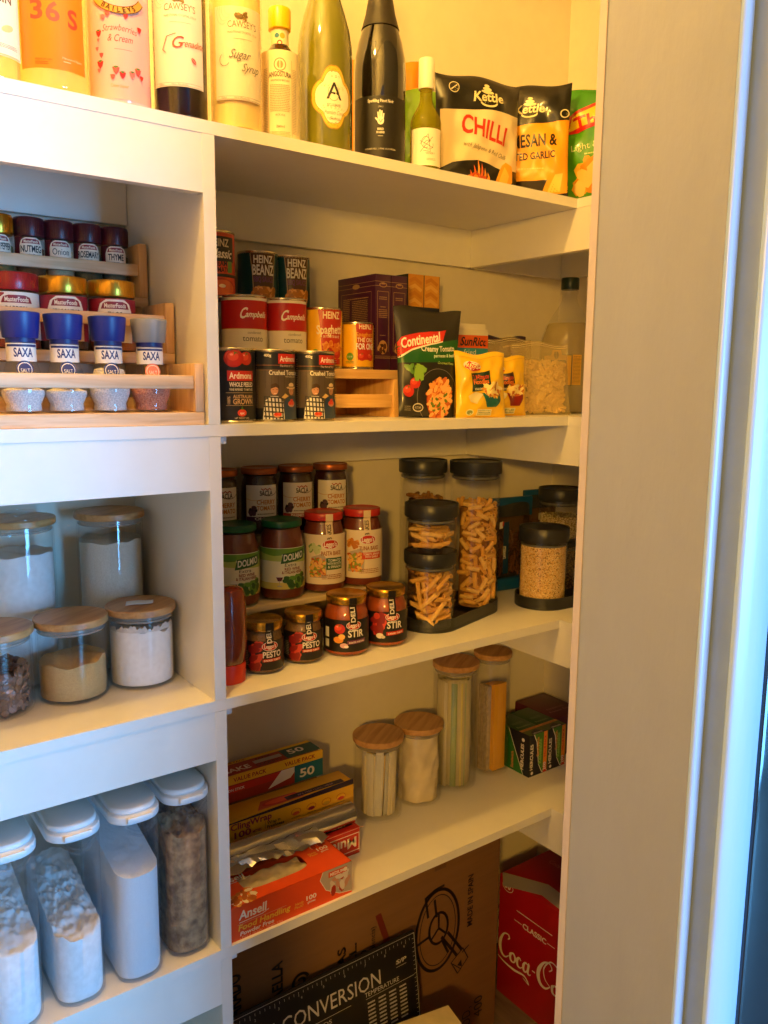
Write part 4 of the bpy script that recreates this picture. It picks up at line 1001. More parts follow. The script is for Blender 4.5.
a.r(0, 23, 84, 46, '#1a2030').t(-21, 34, 5, 'San Remo', '#e8dcc0', True, w=26).r(-21, 27, 30, 9, '#d89a3a').t(21, 34, 5, 'Lasagne', '#e8dcc0', True, w=26).r(21, 27, 30, 9, '#d89a3a').t(-21, 24, 5, 'PASTA', '#2a1a10', True, w=20).t(21, 24, 5, 'SHEETS', '#2a1a10', True, w=20)
carton('pasta_box', 'dark blue and orange pasta sheet box behind the black tomato pouch', .532, .617, .245, .297, S2+.172, .11, paint('navy_card', '#1a2030', .4), a, None, None, 0)
carton('pasta_box', 'plain dark blue pasta box hidden under the orange pasta sheet box', .527, .615, .235, .297, S2, .1715, paint('navy_card', '#1a2030', .4))

# ------------------------------------------------------------------ pouches
BP = glossy('black_pouch', '#26221c', .35, .2)
a = Art().p([(-75, 128), (75, 146), (75, 106), (-75, 96)], '#1f5c22').p([(-75, 125), (-60, 142), (0, 158), (34, 162), (28, 142), (0, 136), (-40, 122), (-75, 104)], '#cf2b1c').p([(-75, 104), (-40, 122), (0, 136), (28, 142), (28, 140), (0, 133), (-40, 119), (-75, 100)], '#efe6d4')
a.t(-20, 132, 17, 'Continental', '#fbf2e0', True, w=86, rot=14, shear=.2)
a.t(18, 122, 10, 'Creamy Tomato', '#efe6d4', True, w=78, rot=3).t(32, 112, 6, 'parmesan & basil', '#d8e8c0', True, w=50, rot=3).t(36, 99, 5, 'Gourmet Pasta', '#c8e070', w=40, shear=.2)
a.arc(20, 40, 50, 50, 20, 230, 1, '#8a8270', 30)
a.e(24, 36, 62, 76, '#b8481c').blobs(24, 36, 58, 74, 170, ['#e07c30', '#f0a04c', '#d2622a', '#f6b868'], 8, 3, 1.8, True).blobs(24, 30, 40, 40, 14, ['#6a7a2a'], 5, 4)
tomato(a, -36, 62, 22); tomato(a, -50, 47, 24)
a.blobs(-28, 84, 20, 12, 8, ['#5a8a2e', '#86b040'], 12, 3, 2).blobs(-48, 86, 10, 14, 4, ['#5a8a2e'], 9, 6, 2).e(-28, 18, 26, 16, '#d8d0b8').e(-28, 18, 22, 12, '#3a352c').t(-28, 16, 4, '4 STAR', '#d8d0b8', w=16).fine(-52, 16, 14, 10, 3, '#8a8270', 4)
packet('black pasta pouch with red banner, green band and pasta picture', (.446, .073, S2), R(-14), .138, .197, .03, a, BP, 'pouch', 'food_pouch', .12, None, seed=12, wob=.0015, taper=.19, tilt=.05)
YP = glossy('yellow_packet', '#f2c11a', .3, .4)
def maggi(k):
    a = Art().e(-24, 96, 34, 17, '#efe6c8').p([(-40, 92), (-30, 104), (-10, 100), (-8, 90), (-24, 86)], '#cf2b1c').t(-24, 92, 8, 'MAGGI', '#fbe9a0', True, w=24)
    bc = ('#1c3a2a', '#3a1c1a')[k]
    a.p([(-28, 82), (12, 88), (14, 54), (-26, 48)], bc).t(-7, 72, 9, '2 Minute', '#e05030', True, w=34, rot=5).t(-7, 63, 9, 'Noodles', '#f0802c', True, w=34, rot=5).t(-6, 52, 4, ('CHICKEN FLAVOUR', 'BEEF FLAVOUR')[k], '#efe6c8', True, w=32, rot=4)
    a.p([(-8, 46), (38, 50), (40, 34), (28, 20), (6, 20)], ('#1a6a64', '#8a1c14')[k]).e(18, 50, 46, 22, '#e8b040').blobs(18, 52, 42, 20, 60, ['#f6cc5c', '#e09a30', '#c96a20', '#fbe090'], 5, 3+k, 3, True)
    a.p([(-34, 40), (-20, 48), (-6, 44), (-16, 26), (-30, 30)], '#e8d8a0').r(0, 10, 34, 12, '#e9e0b0').fine(0, 10, 30, 9, 3, '#3a5a3a', 4).e(-30, 10, 14, 12, '#d8d8a0').e(-30, 10, 10, 8, '#7a8a50')
    a.l([(-48, 110), (48, 112)], .8, '#c99a10')
    return a
packet('yellow noodle packet with a green bowl, foremost of the three', (.551, .040, S2), R(-12), .108, .120, .036, maggi(0), YP, 'noodle packet', 'noodle_packet', .1, 'yellow noodle packets', seed=21, crimp=.004)
packet('yellow noodle packet with a red bowl, tucked behind the green one', (.668, .095, S2), R(-12), .100, .118, .036, maggi(1), YP, 'noodle packet', 'noodle_packet', .1, 'yellow noodle packets', seed=22)
packet('yellow noodle packet mostly hidden behind the black pasta pouch', (.540, .152, S2), R(-14), .09, .105, .03, Art().fine(-20, 12, 30, 12, 3, '#6a7a30', 2).e(-10, 40, 30, 30, '#3a5a2a'), YP, 'noodle packet', 'noodle_packet', .1, 'yellow noodle packets', seed=23)
a = Art().r(0, 168, 90, 14, '#ece4d0').r(0, 150, 90, 26, '#e8641c').t(8, 142, 17, 'SunRice', '#1c1a24', True, w=66, shear=.25).r(0, 120, 90, 34, '#3a9ab8').t(0, 124, 10, 'fried', '#e8f0f0', w=30).t(4, 110, 12, 'Pepper &', '#efe6c8', w=60).r(0, 55, 90, 96, '#4aa0c0')
carton('rice_box', 'white, orange and blue rice box behind the yellow noodle packets', .620, .696, .190, .225, S2, .186, paint('white_card', '#ece4d0', .5), a, None, None, R(-8))
packet('dark purple packet behind the two clear bags', (.800, .225, S2), R(-5), .13, .168, .04, Art().arc(10, 140, 26, 10, 30, 150, 4, '#e0c8b0'), glossy('purple_packet', '#35164a', .35, .3), 'packet', 'food_packet', .1, seed=31)
CLB = glass('clear_film', '#f4efe2', .14, 1.4, .26, '#f0dca0')
def clearbag(label, loc, rz, w, h, seed, lab2):
    o = packet(label, loc, rz, w, h, .032, Art().r(0, h*1000-4, w*980, .8, '#e8dcc0').r(0, h*1000-8, w*980, .5, '#e8dcc0'), CLB, 'bag', 'clear_bag', .16, None, seed=seed, wob=.003)
    # shreds inside
    rd = random.Random(seed); mb = MB(); ym = paint('yellow_shreds', '#f2cf84', .6, var=.12, scale=60); 
    for k in range(620):
        u, v = rd.uniform(.09, .91), rd.uniform(.05, .74); e = min(1, 16*u*(1-u)*v*(1-v)); th = .010*e**.5
        x, z = (u-.5)*w*.96, v*h; y = rd.uniform(-th, th)*.85+.16*z; l = rd.uniform(.006, .013); g = rd.uniform(0, PI)
        dx, dz = math.cos(g)*l/2, math.sin(g)*l/2
        if abs(x)+abs(dx) > w*.46 or z-abs(dz) < .003: continue
        mb.tube([(x-dx, y-.16*dz, z-dz), (x+dx, y+.16*dz, z+dz)], .0034, ym, 5)
    q = mb.build('cheese_shreds', loc=loc, rz=rz); tag(q, lab2, 'cheese', kind='stuff')
clearbag('clear bag of yellow shreds, behind and left of the other clear bag', (.742, .150, S2), R(-20), .105, .160, 41, 'yellow shreds in the rear clear bag')
clearbag('clear bag of yellow shreds nearest the vinegar bottle', (.782, .100, S2), R(-20), .132, .150, 42, 'yellow shreds in the front clear bag')
# vinegar
x, y = .945, .180
t = thing('vinegar_bottle', 'large clear vinegar bottle with a dark green cap and yellow label', 'bottle', (x, y, S2))
pf = [(.05, 0), (.060, .002), (.0625, .008), (.0625, .15), (.060, .165), (.050, .195), (.034, .222), (.020, .243), (.0165, .255), (.0165, .265), (.0185, .267), (.0185, .271), (.0165, .273), (.0165, .283)]
MB().lathe(pf, PLASTIC, 56, cap1=False).build('bottle_body', t)
MB().lathe([(max(r-.0025, .001), max(z, .003)) for r, z in pf if z < .2]+[(.044, .2), (.0008, .2)], LIQ('vinegar', '#f3e6b4', .35), 48).build('vinegar', t)
mb = MB().lathe([(.019, .2745), (.0198, .276), (.0198, .298), (.019, .3), (.001, .3)], paint('dark_green_cap', '#0d2a26', .35), 48)
mb.build('cap', t)
m = MB(); pts = [(-.045+.012*math.cos(k*PI/8), 0, .235-.035*math.sin(k*PI/8)*0-.05*k/8) for k in range(9)]
a = Art().p([(-34, 0), (34, 0), (34, 66), (14, 66), (10, 78), (-10, 78), (-14, 66), (-34, 66)], '#ecba48').l([(-34, 0), (34, 0), (34, 66), (14, 66), (10, 78), (-10, 78), (-14, 66), (-34, 66)], 1, '#2a3a4a', True)
a.e(0, 66, 11, 17, '#4a1c10').r(0, 66, .8, 15, '#ecba48').r(0, 50, 44, 10, '#1f3140').t(0, 47.5, 5, "CORNWELL'S", '#ecba48', True, w=36).t(0, 36, 8, 'WHITE', '#3a3a40', w=28).t(0, 28, 5, 'VINEGAR', '#3a3a40', w=24).e(-22, 12, 9, 9, '#8a4a28').fine(4, 12, 34, 12, 4, '#8a6a30', 3).r(46, 34, 20, 66, '#ecba48').fine(46, 34, 17, 60, 20, '#8a6a30', 5)
mb = MB(); a.emit(mb, cylmap(.0627, .062, facing(x, y, -22)), 6, .45, .03, .3); mb.build('label', t, smooth=False)
# ------------------------------------------------------------------ sauce jars on the third shelf
z3 = S3
t = thing('shelf_riser', 'three-step cream riser under the sauce jars', 'shelf riser', (0, 0, z3))
CR = woodmat('pale_riser_wood', '#e6cf9c', '#d6b980', 0)
x1r = .412
MB().b2(.022, x1r, .130, .2115, .0865, .0970, CR, .001).build('step_board', t)
MB().b2(.022, x1r, .212, .292, .1900, .2000, CR, .001).build('step_board', t)
for xa in (.022, .21, x1r-.010): MB().b2(xa, xa+.010, .134, .290, 0, .0863, CR).b2(xa, xa+.010, .214, .290, .0972, .1898, CR).build('side_board', t)
MB().b2(.033, x1r-.011, .284, .290, 0, .0863, CR).build('rear_board', t)
def sauce_jar(label, x, y, z, r, H, saucec, lidm, draw, lab_z, lab_h, lab_w, off, group, lidh=.016, neck=.82, art2=None, name='sauce_jar', bgc=None):
    t = thing(name, label, 'jar', (x, y, z), 0, group)
    b = H-lidh; rl = r*neck
    pf = [(r*.78, 0), (r*.92, .0012), (r*.985, .005), (r, .011), (r, b*.70), (r*.985, b*.78), (r*.93, b*.87), (r*.86, b*.94), (rl*.97, b*.975), (rl*.97, b)]
    MB().lathe(pf, GLASS, 56, cap1=False).build('glass_body', t)
    MB().lathe([(max(q-.0015, .001), max(zz, .003)) for q, zz in pf if zz < b*.99]+[(.0008, b*.985)], saucec, 48).build('sauce', t)
    lid(t, rl+.0015, b+.0003, lidh, lidm, 0, top_in=.0012)
    a = Art(); draw(a)
    wrap(t, r+.0001, lab_z, facing(x, y, off), lab_w, lab_h, a, bgc or '#efe6d4')
    if art2:
        a = Art(); art2(a); mb = MB()
        pr = [(q+.0006, zz) for q, zz in pf]+[(rl+.0024, b), (rl+.0024, H)]
        a.emit(mb, profmap(pr, 0, facing(x, y, off+art2_off)), 3.5, .4, .05, .35); mb.build('seal_strip', t, smooth=False)
    return t
art2_off = 0
SA = paint('tomato_sauce', '#8a2f14', .35, var=.25, scale=60, coat=.4)
SD = paint('dark_sauce', '#3a120c', .35, var=.25, scale=60, coat=.4)
SB = paint('brown_sauce', '#7a3418', .35, var=.25, scale=60, coat=.4)
SR = paint('roasted_pepper_sauce', '#b0501c', .35, var=.35, scale=70, coat=.4)
SG = paint('pesto', '#8a6434', .5, var=.4, scale=260, coat=.3, bump=.0006, bscale=300)
CO = paint('copper_lid', '#b5622c', .32, .6, var=.1); GRL = paint('green_lid', '#0f5a2c', .35); RDL = paint('red_jar_lid', '#c22a1a', .35)
def sacla(a, low, lowtxt):
    a.r(0, 4, 70, 8, low).t(4, 2, 5, lowtxt, '#efe6d4', True, w=36)
    a.t(8, 47, 9, 'SACLA', '#3a3030', True, w=25).l([(-2, 60), (2, 57), (6, 60), (10, 57), (14, 60), (18, 57)], 1.6, '#b83a24')
    a.arc(-14, 58, 30, 20, 200, 300, .8, '#d8a050').arc(14, 55, 16, 9, 190, 350, .8, '#6a4a30')
    a.t(8, 31, 8, 'CHERRY', '#c87a2c', True, w=36).t(8, 20, 8, 'TOMATO', '#c87a2c', True, w=36).fine(8, 13, 34, 4, 1, '#8a7a68', 2)
    a.blobs(-18, 20, 14, 12, 8, ['#2c1c2c', '#5a3a4a'], 8, 3, 1.2)
for k, (x, low, lt, lab) in enumerate(((.1130, '#6a9a3a', 'BASIL', 'copper-lidded tomato sauce jar with a green band, leftmost in the top row'), (.1945, '#4a1c4a', 'OLIVES', 'copper-lidded tomato sauce jar with a purple olive band'), (.2725, '#b83a2c', 'PARMESAN', 'copper-lidded tomato sauce jar with a red band'), (.3510, '#1c2440', 'AUBERGINE', 'copper-lidded tomato sauce jar with a dark blue band, rightmost in the top row'))):
    sauce_jar(lab, x, .2525, z3+.2001, .0352, .124, SD, CO, lambda a, l=low, m=lt: sacla(a, l, m), .028, 66, 62, 8, 'copper-lidded tomato sauce jars', .0115, .92)
def dolmio(a):
    a.r(0, 62, 120, 22, '#6a9a2c').p([(-60, 52), (-60, 66), (-20, 60), (20, 64), (60, 56), (60, 44), (0, 50)], '#b8c860').r(0, 6, 120, 12, '#dcc860')
    a.t(16, 53, 12, 'DOLMIO', '#f3efdc', True, w=44, rot=6, shear=.15).p([(-8, 46), (40, 52), (42, 70), (-4, 64)], '#1f4a24').p([(-7, 47), (39, 53), (41, 69), (-3, 63)], '#27602c').t(17, 53, 11, 'DOLMIO', '#f3efdc', True, w=40, rot=6, shear=.15)
    a.t(10, 41, 6, 'Extra', '#3a3a2a', w=22, shear=.2).t(14, 34, 5, 'RED WINE', '#8a2a20', True, w=30).t(14, 28, 5, '& ITALIAN HERBS', '#8a2a20', True, w=40)
    a.e(-10, 22, 13, 13, '#e9e2cc').p([(-16, 22), (-4, 22), (-7, 15), (-13, 15)], '#5a1424').r(-10, 11, 1, 9, '#b0a890').e(-10, 6, 9, 2.4, '#b0a890')
    a.blobs(20, 14, 40, 18, 30, ['#4a7a24', '#6a9a34', '#2f5a1c'], 9, 3, 1.4)
for x, lab in ((.1040, 'green-lidded pasta sauce jar behind the upside-down sauce bottle'), (.1950, 'green-lidded pasta sauce jar next to the red-lidded jars')):
    sauce_jar(lab, x, .171, z3+.0971, .0402, .141, SB, GRL, dolmio, .021, 74, 150, 8, 'green-lidded pasta sauce jars', .0115, .86, bgc='#e9e2bc')
def leg(a, kind):
    bake = ('PASTA BAKE', 'TUNA BAKE')[kind]
    a.p([(-30, 12), (-26, 50), (-4, 58), (4, 44), (2, 12)], '#b8a890').blobs(-14, 31, 26, 32, 90, ['#d8762c', '#e89a40', '#c2541c', '#8a9a30', '#f0b858'], 5, 2+kind, 1.8)
    a.blobs(-18, 66, 20, 11, 16, [('#7a9a50', '#c8d090'), ('#e8a040', '#c9781c')][kind], 7, 6)
    a.e(10, 74, 32, 19, '#efe6d4').e(10, 74, 29, 16, '#c9281c').t(10, 70, 9, "Leggo's", '#fbf2e0', True, w=24)
    a.t(12, 54, 7.5, bake, '#a85a24', True, w=38)
    if kind: a.r(18, 43, 40, 13, '#d8482c').t(18, 44, 4, 'TOMATO, SPINACH', '#fbe8d0', True, w=34).t(18, 39, 4, 'WITH GARLIC', '#fbe8d0', True, w=28)
    else: a.r(18, 38, 32, 22, '#2c5a2c').t(18, 42, 4.5, 'TOMATO', '#efe8d0', True, w=26).t(18, 36, 4.5, 'WITH RICOTTA', '#efe8d0', True, w=28).t(18, 30, 4.5, '& SPINACH', '#efe8d0', True, w=26)
    a.fine(14, 14, 40, 10, 3, '#a85a24', 5)
def strip(txt, y0, h, bgc, col):
    def f(a): a.r(0, y0+h/2, 14, h, bgc).t(3, y0+4, 8, txt, col, True, rot=90, al='l', w=h*.55)
    return f
art2_off = 13
for k, (x, lab) in enumerate(((.2835, 'red-lidded pasta bake sauce jar with a green box on its label'), (.3695, 'red-lidded tuna bake sauce jar with an orange box on its label'))):
    t = sauce_jar(lab, x, .171, z3+.0971, .0398, .148, SB, RDL, lambda a, k=k: leg(a, k), .018, 92, 150, 4, 'red-lidded pasta bake jars', .014, .86, art2=strip('BAKES', 96, 51, '#e8cfa0', '#4a3a2a'), bgc='#ecd8b4')
GD = paint('gold_jar_lid', '#c9962e', .25, .9, var=.15)
def pesto(a):
    a.blobs(-17, 24, 14, 40, 26, ['#b8281c', '#d8482c', '#8a1c14'], 10, 3, 1.9)
    a.e(8, 41, 28, 16, '#efe6d4').e(8, 41, 26, 14, '#c9281c').t(8, 38, 7, "Leggo's", '#fbf2e0', True, w=20)
    a.t(12, 22, 10, 'PESTO', '#f0e8d8', True, w=33).r(12, 17, 34, 5, '#c9281c').t(12, 15.4, 3, 'SUNDRIED TOMATO', '#fbe8d0', True, w=30)
    a.fine(-38, 20, 16, 26, 9, '#b0a898', 4)
def stir(k):
    def f(a):
        if k: a.blobs(-18, 36, 20, 24, 22, ['#b8281c', '#d8482c', '#8a1c14'], 11, 3, 1.9)
        a.e(10, 48, 28, 16, '#efe6d4').e(10, 48, 26, 14, '#c9281c').t(10, 45, 7, "Leggo's", '#fbf2e0', True, w=20)
        a.t(14, 27, 12.5, 'STIR', '#f0e8d8', True, w=30).t(14, 16, 3.6, 'THROUGH', '#f0e8d8', True, w=20).r(16, 18, 36, 7, ('#7a3a5a', '#c9281c')[k], 3).t(16, 16, 3, ('ROASTED VEGETABLE', 'SUNDRIED TOMATO')[k], '#fbe8d0', True, w=30, rot=3)
        if k == 0: tomato(a, -16, 42, 20); a.e(-18, 22, 18, 12, '#e8922c').e(-12, 28, 12, 10, '#f0b858').e(-8, 12, 14, 9, '#d8a8b0').e(-4, 10, 8, 5, '#efe0e0').r(-42, 34, 10, 18, '#efe6d4').r(-42, 14, 10, 14, '#d8d0c0')
        else: a.e(-14, 13, 14, 10, '#efe0d0').e(-8, 11, 8, 6, '#d8c8b0').e(-20, 50, 12, 12, '#c93a24')
    return f
for k, (x, y, lab) in enumerate(((.1110, .088, 'small gold-lidded pesto jar beside the upside-down sauce bottle'), (.1925, .094, 'small gold-lidded pesto jar next to the taller stir-through jars'))):
    sauce_jar(lab, x, y, z3, .0338, .0880, SG, GD, pesto, .008, 50, 150, 6, 'gold-lidded pesto jars', .014, .92, art2=strip('DELI', 50, 38.5, '#17120f', '#efe6d4'), bgc='#17120f')
for k, (x, y, lab) in enumerate(((.2790, .088, 'gold-lidded stir-through jar with a tomato and garlic on its label'), (.3690, .091, 'gold-lidded stir-through jar with a heap of red tomatoes, beside the pasta tray'))):
    sauce_jar(lab, x, y, z3, .0405, .1075, SR, GD, stir(k), .010, 58, 160, 6, 'gold-lidded stir-through jars', .014, .86, art2=strip('DELI', 60, 46.5, '#17120f', '#efe6d4'), bgc='#17120f')
# ketchup bottle, cap down
t = thing('sauce_bottle', 'upside-down brown squeeze sauce bottle on its red cap by the divider panel', 'bottle', (.0385, .065, z3))
MB().lathe([(.0235, 0), (.025, .001), (.0262, .030), (.0255, .0315), (.001, .0315)], paint('red_cap', '#d8371c', .35), 48, sy=.8).build('cap', t)
MB().lathe([(.0235, .0317), (.0245, .034), (.0265, .045), (.0285, .06), (.0288, .11), (.0275, .142), (.023, .153), (.014, .1575), (.001, .158)], paint('brown_squeeze_bottle', '#7c3018', .15, coat=.8, var=.1), 48, sy=.8).build('bottle_body', t)
m = MB(); m.M = Matrix.Translation((0, 0, .085)); ang = facing(.0385, .065, 0)
pts = [(.0292*math.cos(ang+.34*math.cos(k*PI/12)), .8*.0292*math.sin(ang+.34*math.cos(k*PI/12))-.0004, .024*math.sin(k*PI/12)) for k in range(25)]
m.tube(pts, .0007, paint('brown_emboss', '#8c3c20', .2, coat=.8), 5); m.build('embossed_ring', t)

# ------------------------------------------------------------------ canisters with charcoal lids on trays
def canister(label, x, y, z, r, H, group, lidh=.026):
    t = thing('canister', label, 'canister', (x, y, z), 0, group)
    b = H-lidh
    MB().lathe([(r*.9, 0), (r*.97, .0015), (r, .005), (r, b), (r-.002, b), (r-.002, .006)], GLASS, 64, cap1=False).build('glass_body', t)
    MB().lathe([(r*.86, b-.012), (r*.9, b-.011), (r*.9, b-.0008), (r*1.035, b+.0002), (r*1.05, b+.003), (r*1.05, b+lidh-.001), (r*1.035, b+lidh), (r*1.0, b+lidh), (r*.97, b+lidh-.003), (.0008, b+lidh-.003)], CHAR, 64).build('lid', t); ld = COL.objects[-1]
    MB().lathe([(r*.93, b-.010), (r*.955, b-.009), (r*.955, b-.006), (r*.93, b-.005)], paint('grey_seal', '#6a6860', .5), 48, cap0=False, cap1=False).build('seal', ld)
    return t
def tray(label, poly_c, r, z):
    (xa, ya), (xb, yb) = poly_c
    d = math.atan2(yb-ya, xb-xa); pts = []
    for k in range(17): a = d-PI/2+PI*k/16; pts.append((xb+r*math.cos(a), yb+r*math.sin(a)))
    for k in range(17): a = d+PI/2+PI*k/16; pts.append((xa+r*math.cos(a), ya+r*math.sin(a)))
    t = thing('canister_tray', label, 'tray', (0, 0, z), 0, None)
    mb = MB().prism(pts, 0, .006, CHAR, bev=.001); mb.build('tray_base', t)
    m = MB(); n = len(pts); cx = sum(p[0] for p in pts)/n; cy = sum(p[1] for p in pts)/n
    inn = []
    for k, (px, py) in enumerate(pts):
        a = (d-PI/2+PI*k/16) if k < 17 else (d+PI/2+PI*(k-17)/16); inn.append((px-.0028*math.cos(a), py-.0028*math.sin(a)))
    vs = [(px, py, zz) for pl, zz in ((pts, .0062), (pts, .0245), (pts, .026), (inn, .026), (inn, .0062)) for px, py in pl]; fs = []
    for i in range(5):
        j = (i+1) % 5
        for k in range(n): k2 = (k+1) % n; fs.append((i*n+k, i*n+k2, j*n+k2, j*n+k))
    m.add(vs, fs, CHAR); m.build('tray_rim', t)
tray('oval charcoal tray under the pasta canisters', ((.506, .125), (.654, .170)), .0600, z3)
tray('oval charcoal tray under the round oat canister', ((.815, .110), (.915, .108)), .0600, z3)
CG = 'glass canisters with charcoal lids'
zt = z3+.0064
canister('tall canister of dark spiral pasta at the back left of the tray', .557, .2170, z3+.0001, .0480, .3245, CG)
canister('tall canister packed with ridged tube pasta', .6560, .1630, zt, .0525, .3155, CG)
canister('lower short canister of penne, under another on the tray', .4950, .1130, zt, .0500, .1510, CG, .024)
canister('upper short canister of penne, stacked on another on the tray', .4950, .1130, zt+.1512, .0500, .0940, CG, .026)
canister('short wide canister of golden grain on the right-hand tray', .8120, .1080, zt, .0520, .1690, CG, .030)
canister('small canister of pale grain at the far right behind the golden grain', .9550, .190, z3+.1202, .0500, .1220, CG, .028)
canister('canister of brown grain under the small pale grain canister', .9550, .190, z3, .0490, .1200, CG, .012)
def tubes(name, label, x, y, z, r, h, n, L_, rad, cols, seed, hollow=True, ridge=False, bend=0, slant=0, horiz=.7):
    """loose pasta against the glass plus a core of the same"""
    rd = random.Random(seed); mb = MB()
    ms = [paint(name+'_'+str(i), c, .55, var=.15, scale=120) for i, c in enumerate(cols)]
    mb.lathe([(r-L_*.3-rad*2, 0), (r-L_*.3-rad*2, h-.010), (.001, h-.006)], paint(name+'_core', cols[-1], .7, var=.4, scale=90), 32)
    placed = []
    for lay in range(4):
        ro = r-lay*rad*1.9; mine = []
        for _ in range(n*(5 if lay < 2 else 2)):
            top = lay == 3
            a = rd.uniform(-2.9, .9) if not top else rd.uniform(0, 2*PI); tilt = rd.gauss(0, horiz)
            if top:
                d = Vector((rd.uniform(-1, 1), rd.uniform(-1, 1), rd.uniform(-.25, .25))).normalized(); rr = (r-L_*.5-rad)*math.sqrt(rd.random()); zz = h-.004
            else:
                d = (Vector((-math.sin(a), math.cos(a), 0))*math.cos(tilt)+Vector((0, 0, 1))*math.sin(tilt)).normalized()
                rr = math.sqrt(max((ro-rad)**2-(L_/2*math.cos(tilt))**2, 1e-6)); lo_ = rad+L_/2*abs(math.sin(tilt)); zz = rd.uniform(lo_, max(h-lo_*.7, lo_+.001))
            c = Vector((rr*math.cos(a), rr*math.sin(a), zz)); out = Vector((math.cos(a), math.sin(a), 0))
            S_ = [c+d*(q*L_/2) for q in (-.85, -.4, 0, .4, .85)]
            if any((c-c2).length < L_ and any((p-q).length < rad*1.75 for p in S_ for q in S2_) for c2, S2_ in mine): continue
            mine.append((c, S_)); placed.append((c, d, out))
    for c, d, out in placed:
        ps = [c+d*(q*L_/2)-out*abs(bend)*(q*q) for q in (-1, -.5, 0, .5, 1)]
        m = ms[rd.randrange(len(ms)-1)]
        if hollow:
            vs = []; fs = []; sg = 8
            dd = (ps[-1]-ps[0]).normalized(); u = dd.orthogonal().normalized(); w = dd.cross(u)
            N = len(ps)
            for i, p in enumerate(ps):
                for q in range(sg):
                    th = 2*PI*q/sg; sk = slant*math.cos(th)*rad*(1 if i in (0, N-1) else 0); vs.append(p+(u*math.cos(th)+w*math.sin(th))*rad+dd*sk)
            for i in range(N-1):
                for q in range(sg): q2 = (q+1) % sg; fs.append((i*sg+q, i*sg+q2, (i+1)*sg+q2, (i+1)*sg+q))
            o2 = len(vs)
            for i in (0, N-1):
                for q in range(sg):
                    th = 2*PI*q/sg; sk = slant*math.cos(th)*rad*.7; vs.append(ps[i]+(u*math.cos(th)+w*math.sin(th))*rad*.62+dd*sk)
            for e_, i in ((0, 0), (1, N-1)):
                for q in range(sg): q2 = (q+1) % sg; fs.append((i*sg+q, i*sg+q2, o2+e_*sg+q2, o2+e_*sg+q))
            mb.add(vs, fs, m)
            mb.add([ps[0]+dd*.001, ps[0]+dd*.001], [], m)
            for i, sgn in ((0, 1), (N-1, -1)):
                cc = ps[i]+dd*sgn*.0025
                mb.add([cc+(u*math.cos(2*PI*q/6)+w*math.sin(2*PI*q/6))*rad*.7 for q in range(6)], [tuple(range(6))], ms[-1])
        else:
            rr_ = [rad*(.8+.35*((i) % 2)) for i in range(5)]; mb.tube(ps, rr_, m, 6)
    o = mb.build(name, loc=(x, y, z)); tag(o, label, 'pasta', kind='stuff')
PC = ['#f0b858', '#eaae4c', '#f6c66c', '#b0782c']
tubes('penne', 'penne filling the lower short canister', .4950, .1130, zt+.007, .0470, .103, 150, .040, .0045, PC, 5, True, slant=1.0, horiz=.6)
tubes('penne', 'penne in the upper stacked canister', .4950, .1130, zt+.1582, .0470, .036, 80, .040, .0045, PC, 6, True, slant=1.0, horiz=.2)
tubes('tube_pasta', 'short ridged tube pasta packed in the tall canister', .6560, .1630, zt+.007, .0492, .222, 420, .028, .0048, PC, 7, True, bend=.0015, horiz=.9)
tubes('spiral_pasta', 'dark spiral pasta in the tall back canister', .557, .2170, z3+.0075, .0450, .245, 120, .026, .0040, ['#a8762c', '#8a5a24', '#5a3818'], 8, False, horiz=.9)
GRN_ = ['#f0c880', '#e4b468', '#f8dc9c', '#a87a3c']
def grains(name, label, x, y, z, r, h, n, rad, cols, seed):
    rd = random.Random(seed); mb = MB(); ms = [paint(name+str(i), c, .6, var=.1, scale=200) for i, c in enumerate(cols)]
    mb.lathe([(r-rad*1.1, 0), (r-rad*1.1, h), (.001, h+.002)], ms[-1], 40)
    ax0 = facing(x, y)
    for k in range(n):
        a = ax0+rd.uniform(-1.6, 1.6); zz = rd.uniform(rad, h); rr = r-rad*.9
        if k < n*.1: rr = r*math.sqrt(rd.random())*.97; a = rd.uniform(0, 2*PI); zz = h+.001
        c = Vector((rr*math.cos(a), rr*math.sin(a), zz)); d = Vector((rd.uniform(-1, 1), rd.uniform(-1, 1), rd.uniform(-1, 1))).normalized(); u = d.orthogonal().normalized(); w = d.cross(u)
        vs = [c+d*rad*1.5, c-d*rad*1.5]+[c+(u*math.cos(q*PI/2.5)+w*math.sin(q*PI/2.5))*rad for q in range(5)]
        mb.add(vs, [(0, 2+q, 2+(q+1) % 5) for q in range(5)]+[(1, 2+(q+1) % 5, 2+q) for q in range(5)], ms[rd.randrange(len(ms)-1)])
    tag(mb.build(name, loc=(x, y, z), ang=80), label, 'grain', kind='stuff')
grains('golden_grain', 'golden grain filling the wide canister on the right tray', .8120, .1080, zt+.007, .0487, .122, 5200, .0017, GRN_, 2)
grains('pale_grain', 'pale grain in the small upper canister at the far right', .9550, .190, z3+.1270, .0470, .050, 1000, .0017, ['#e6d6a4', '#d8c48a', '#a8905a'], 3)
grains('brown_grain', 'brown grain in the canister at the far right under the pale grain', .9550, .190, z3+.007, .0460, .098, 900, .0018, ['#a88a54', '#8a6c3c', '#5a4424'], 4)
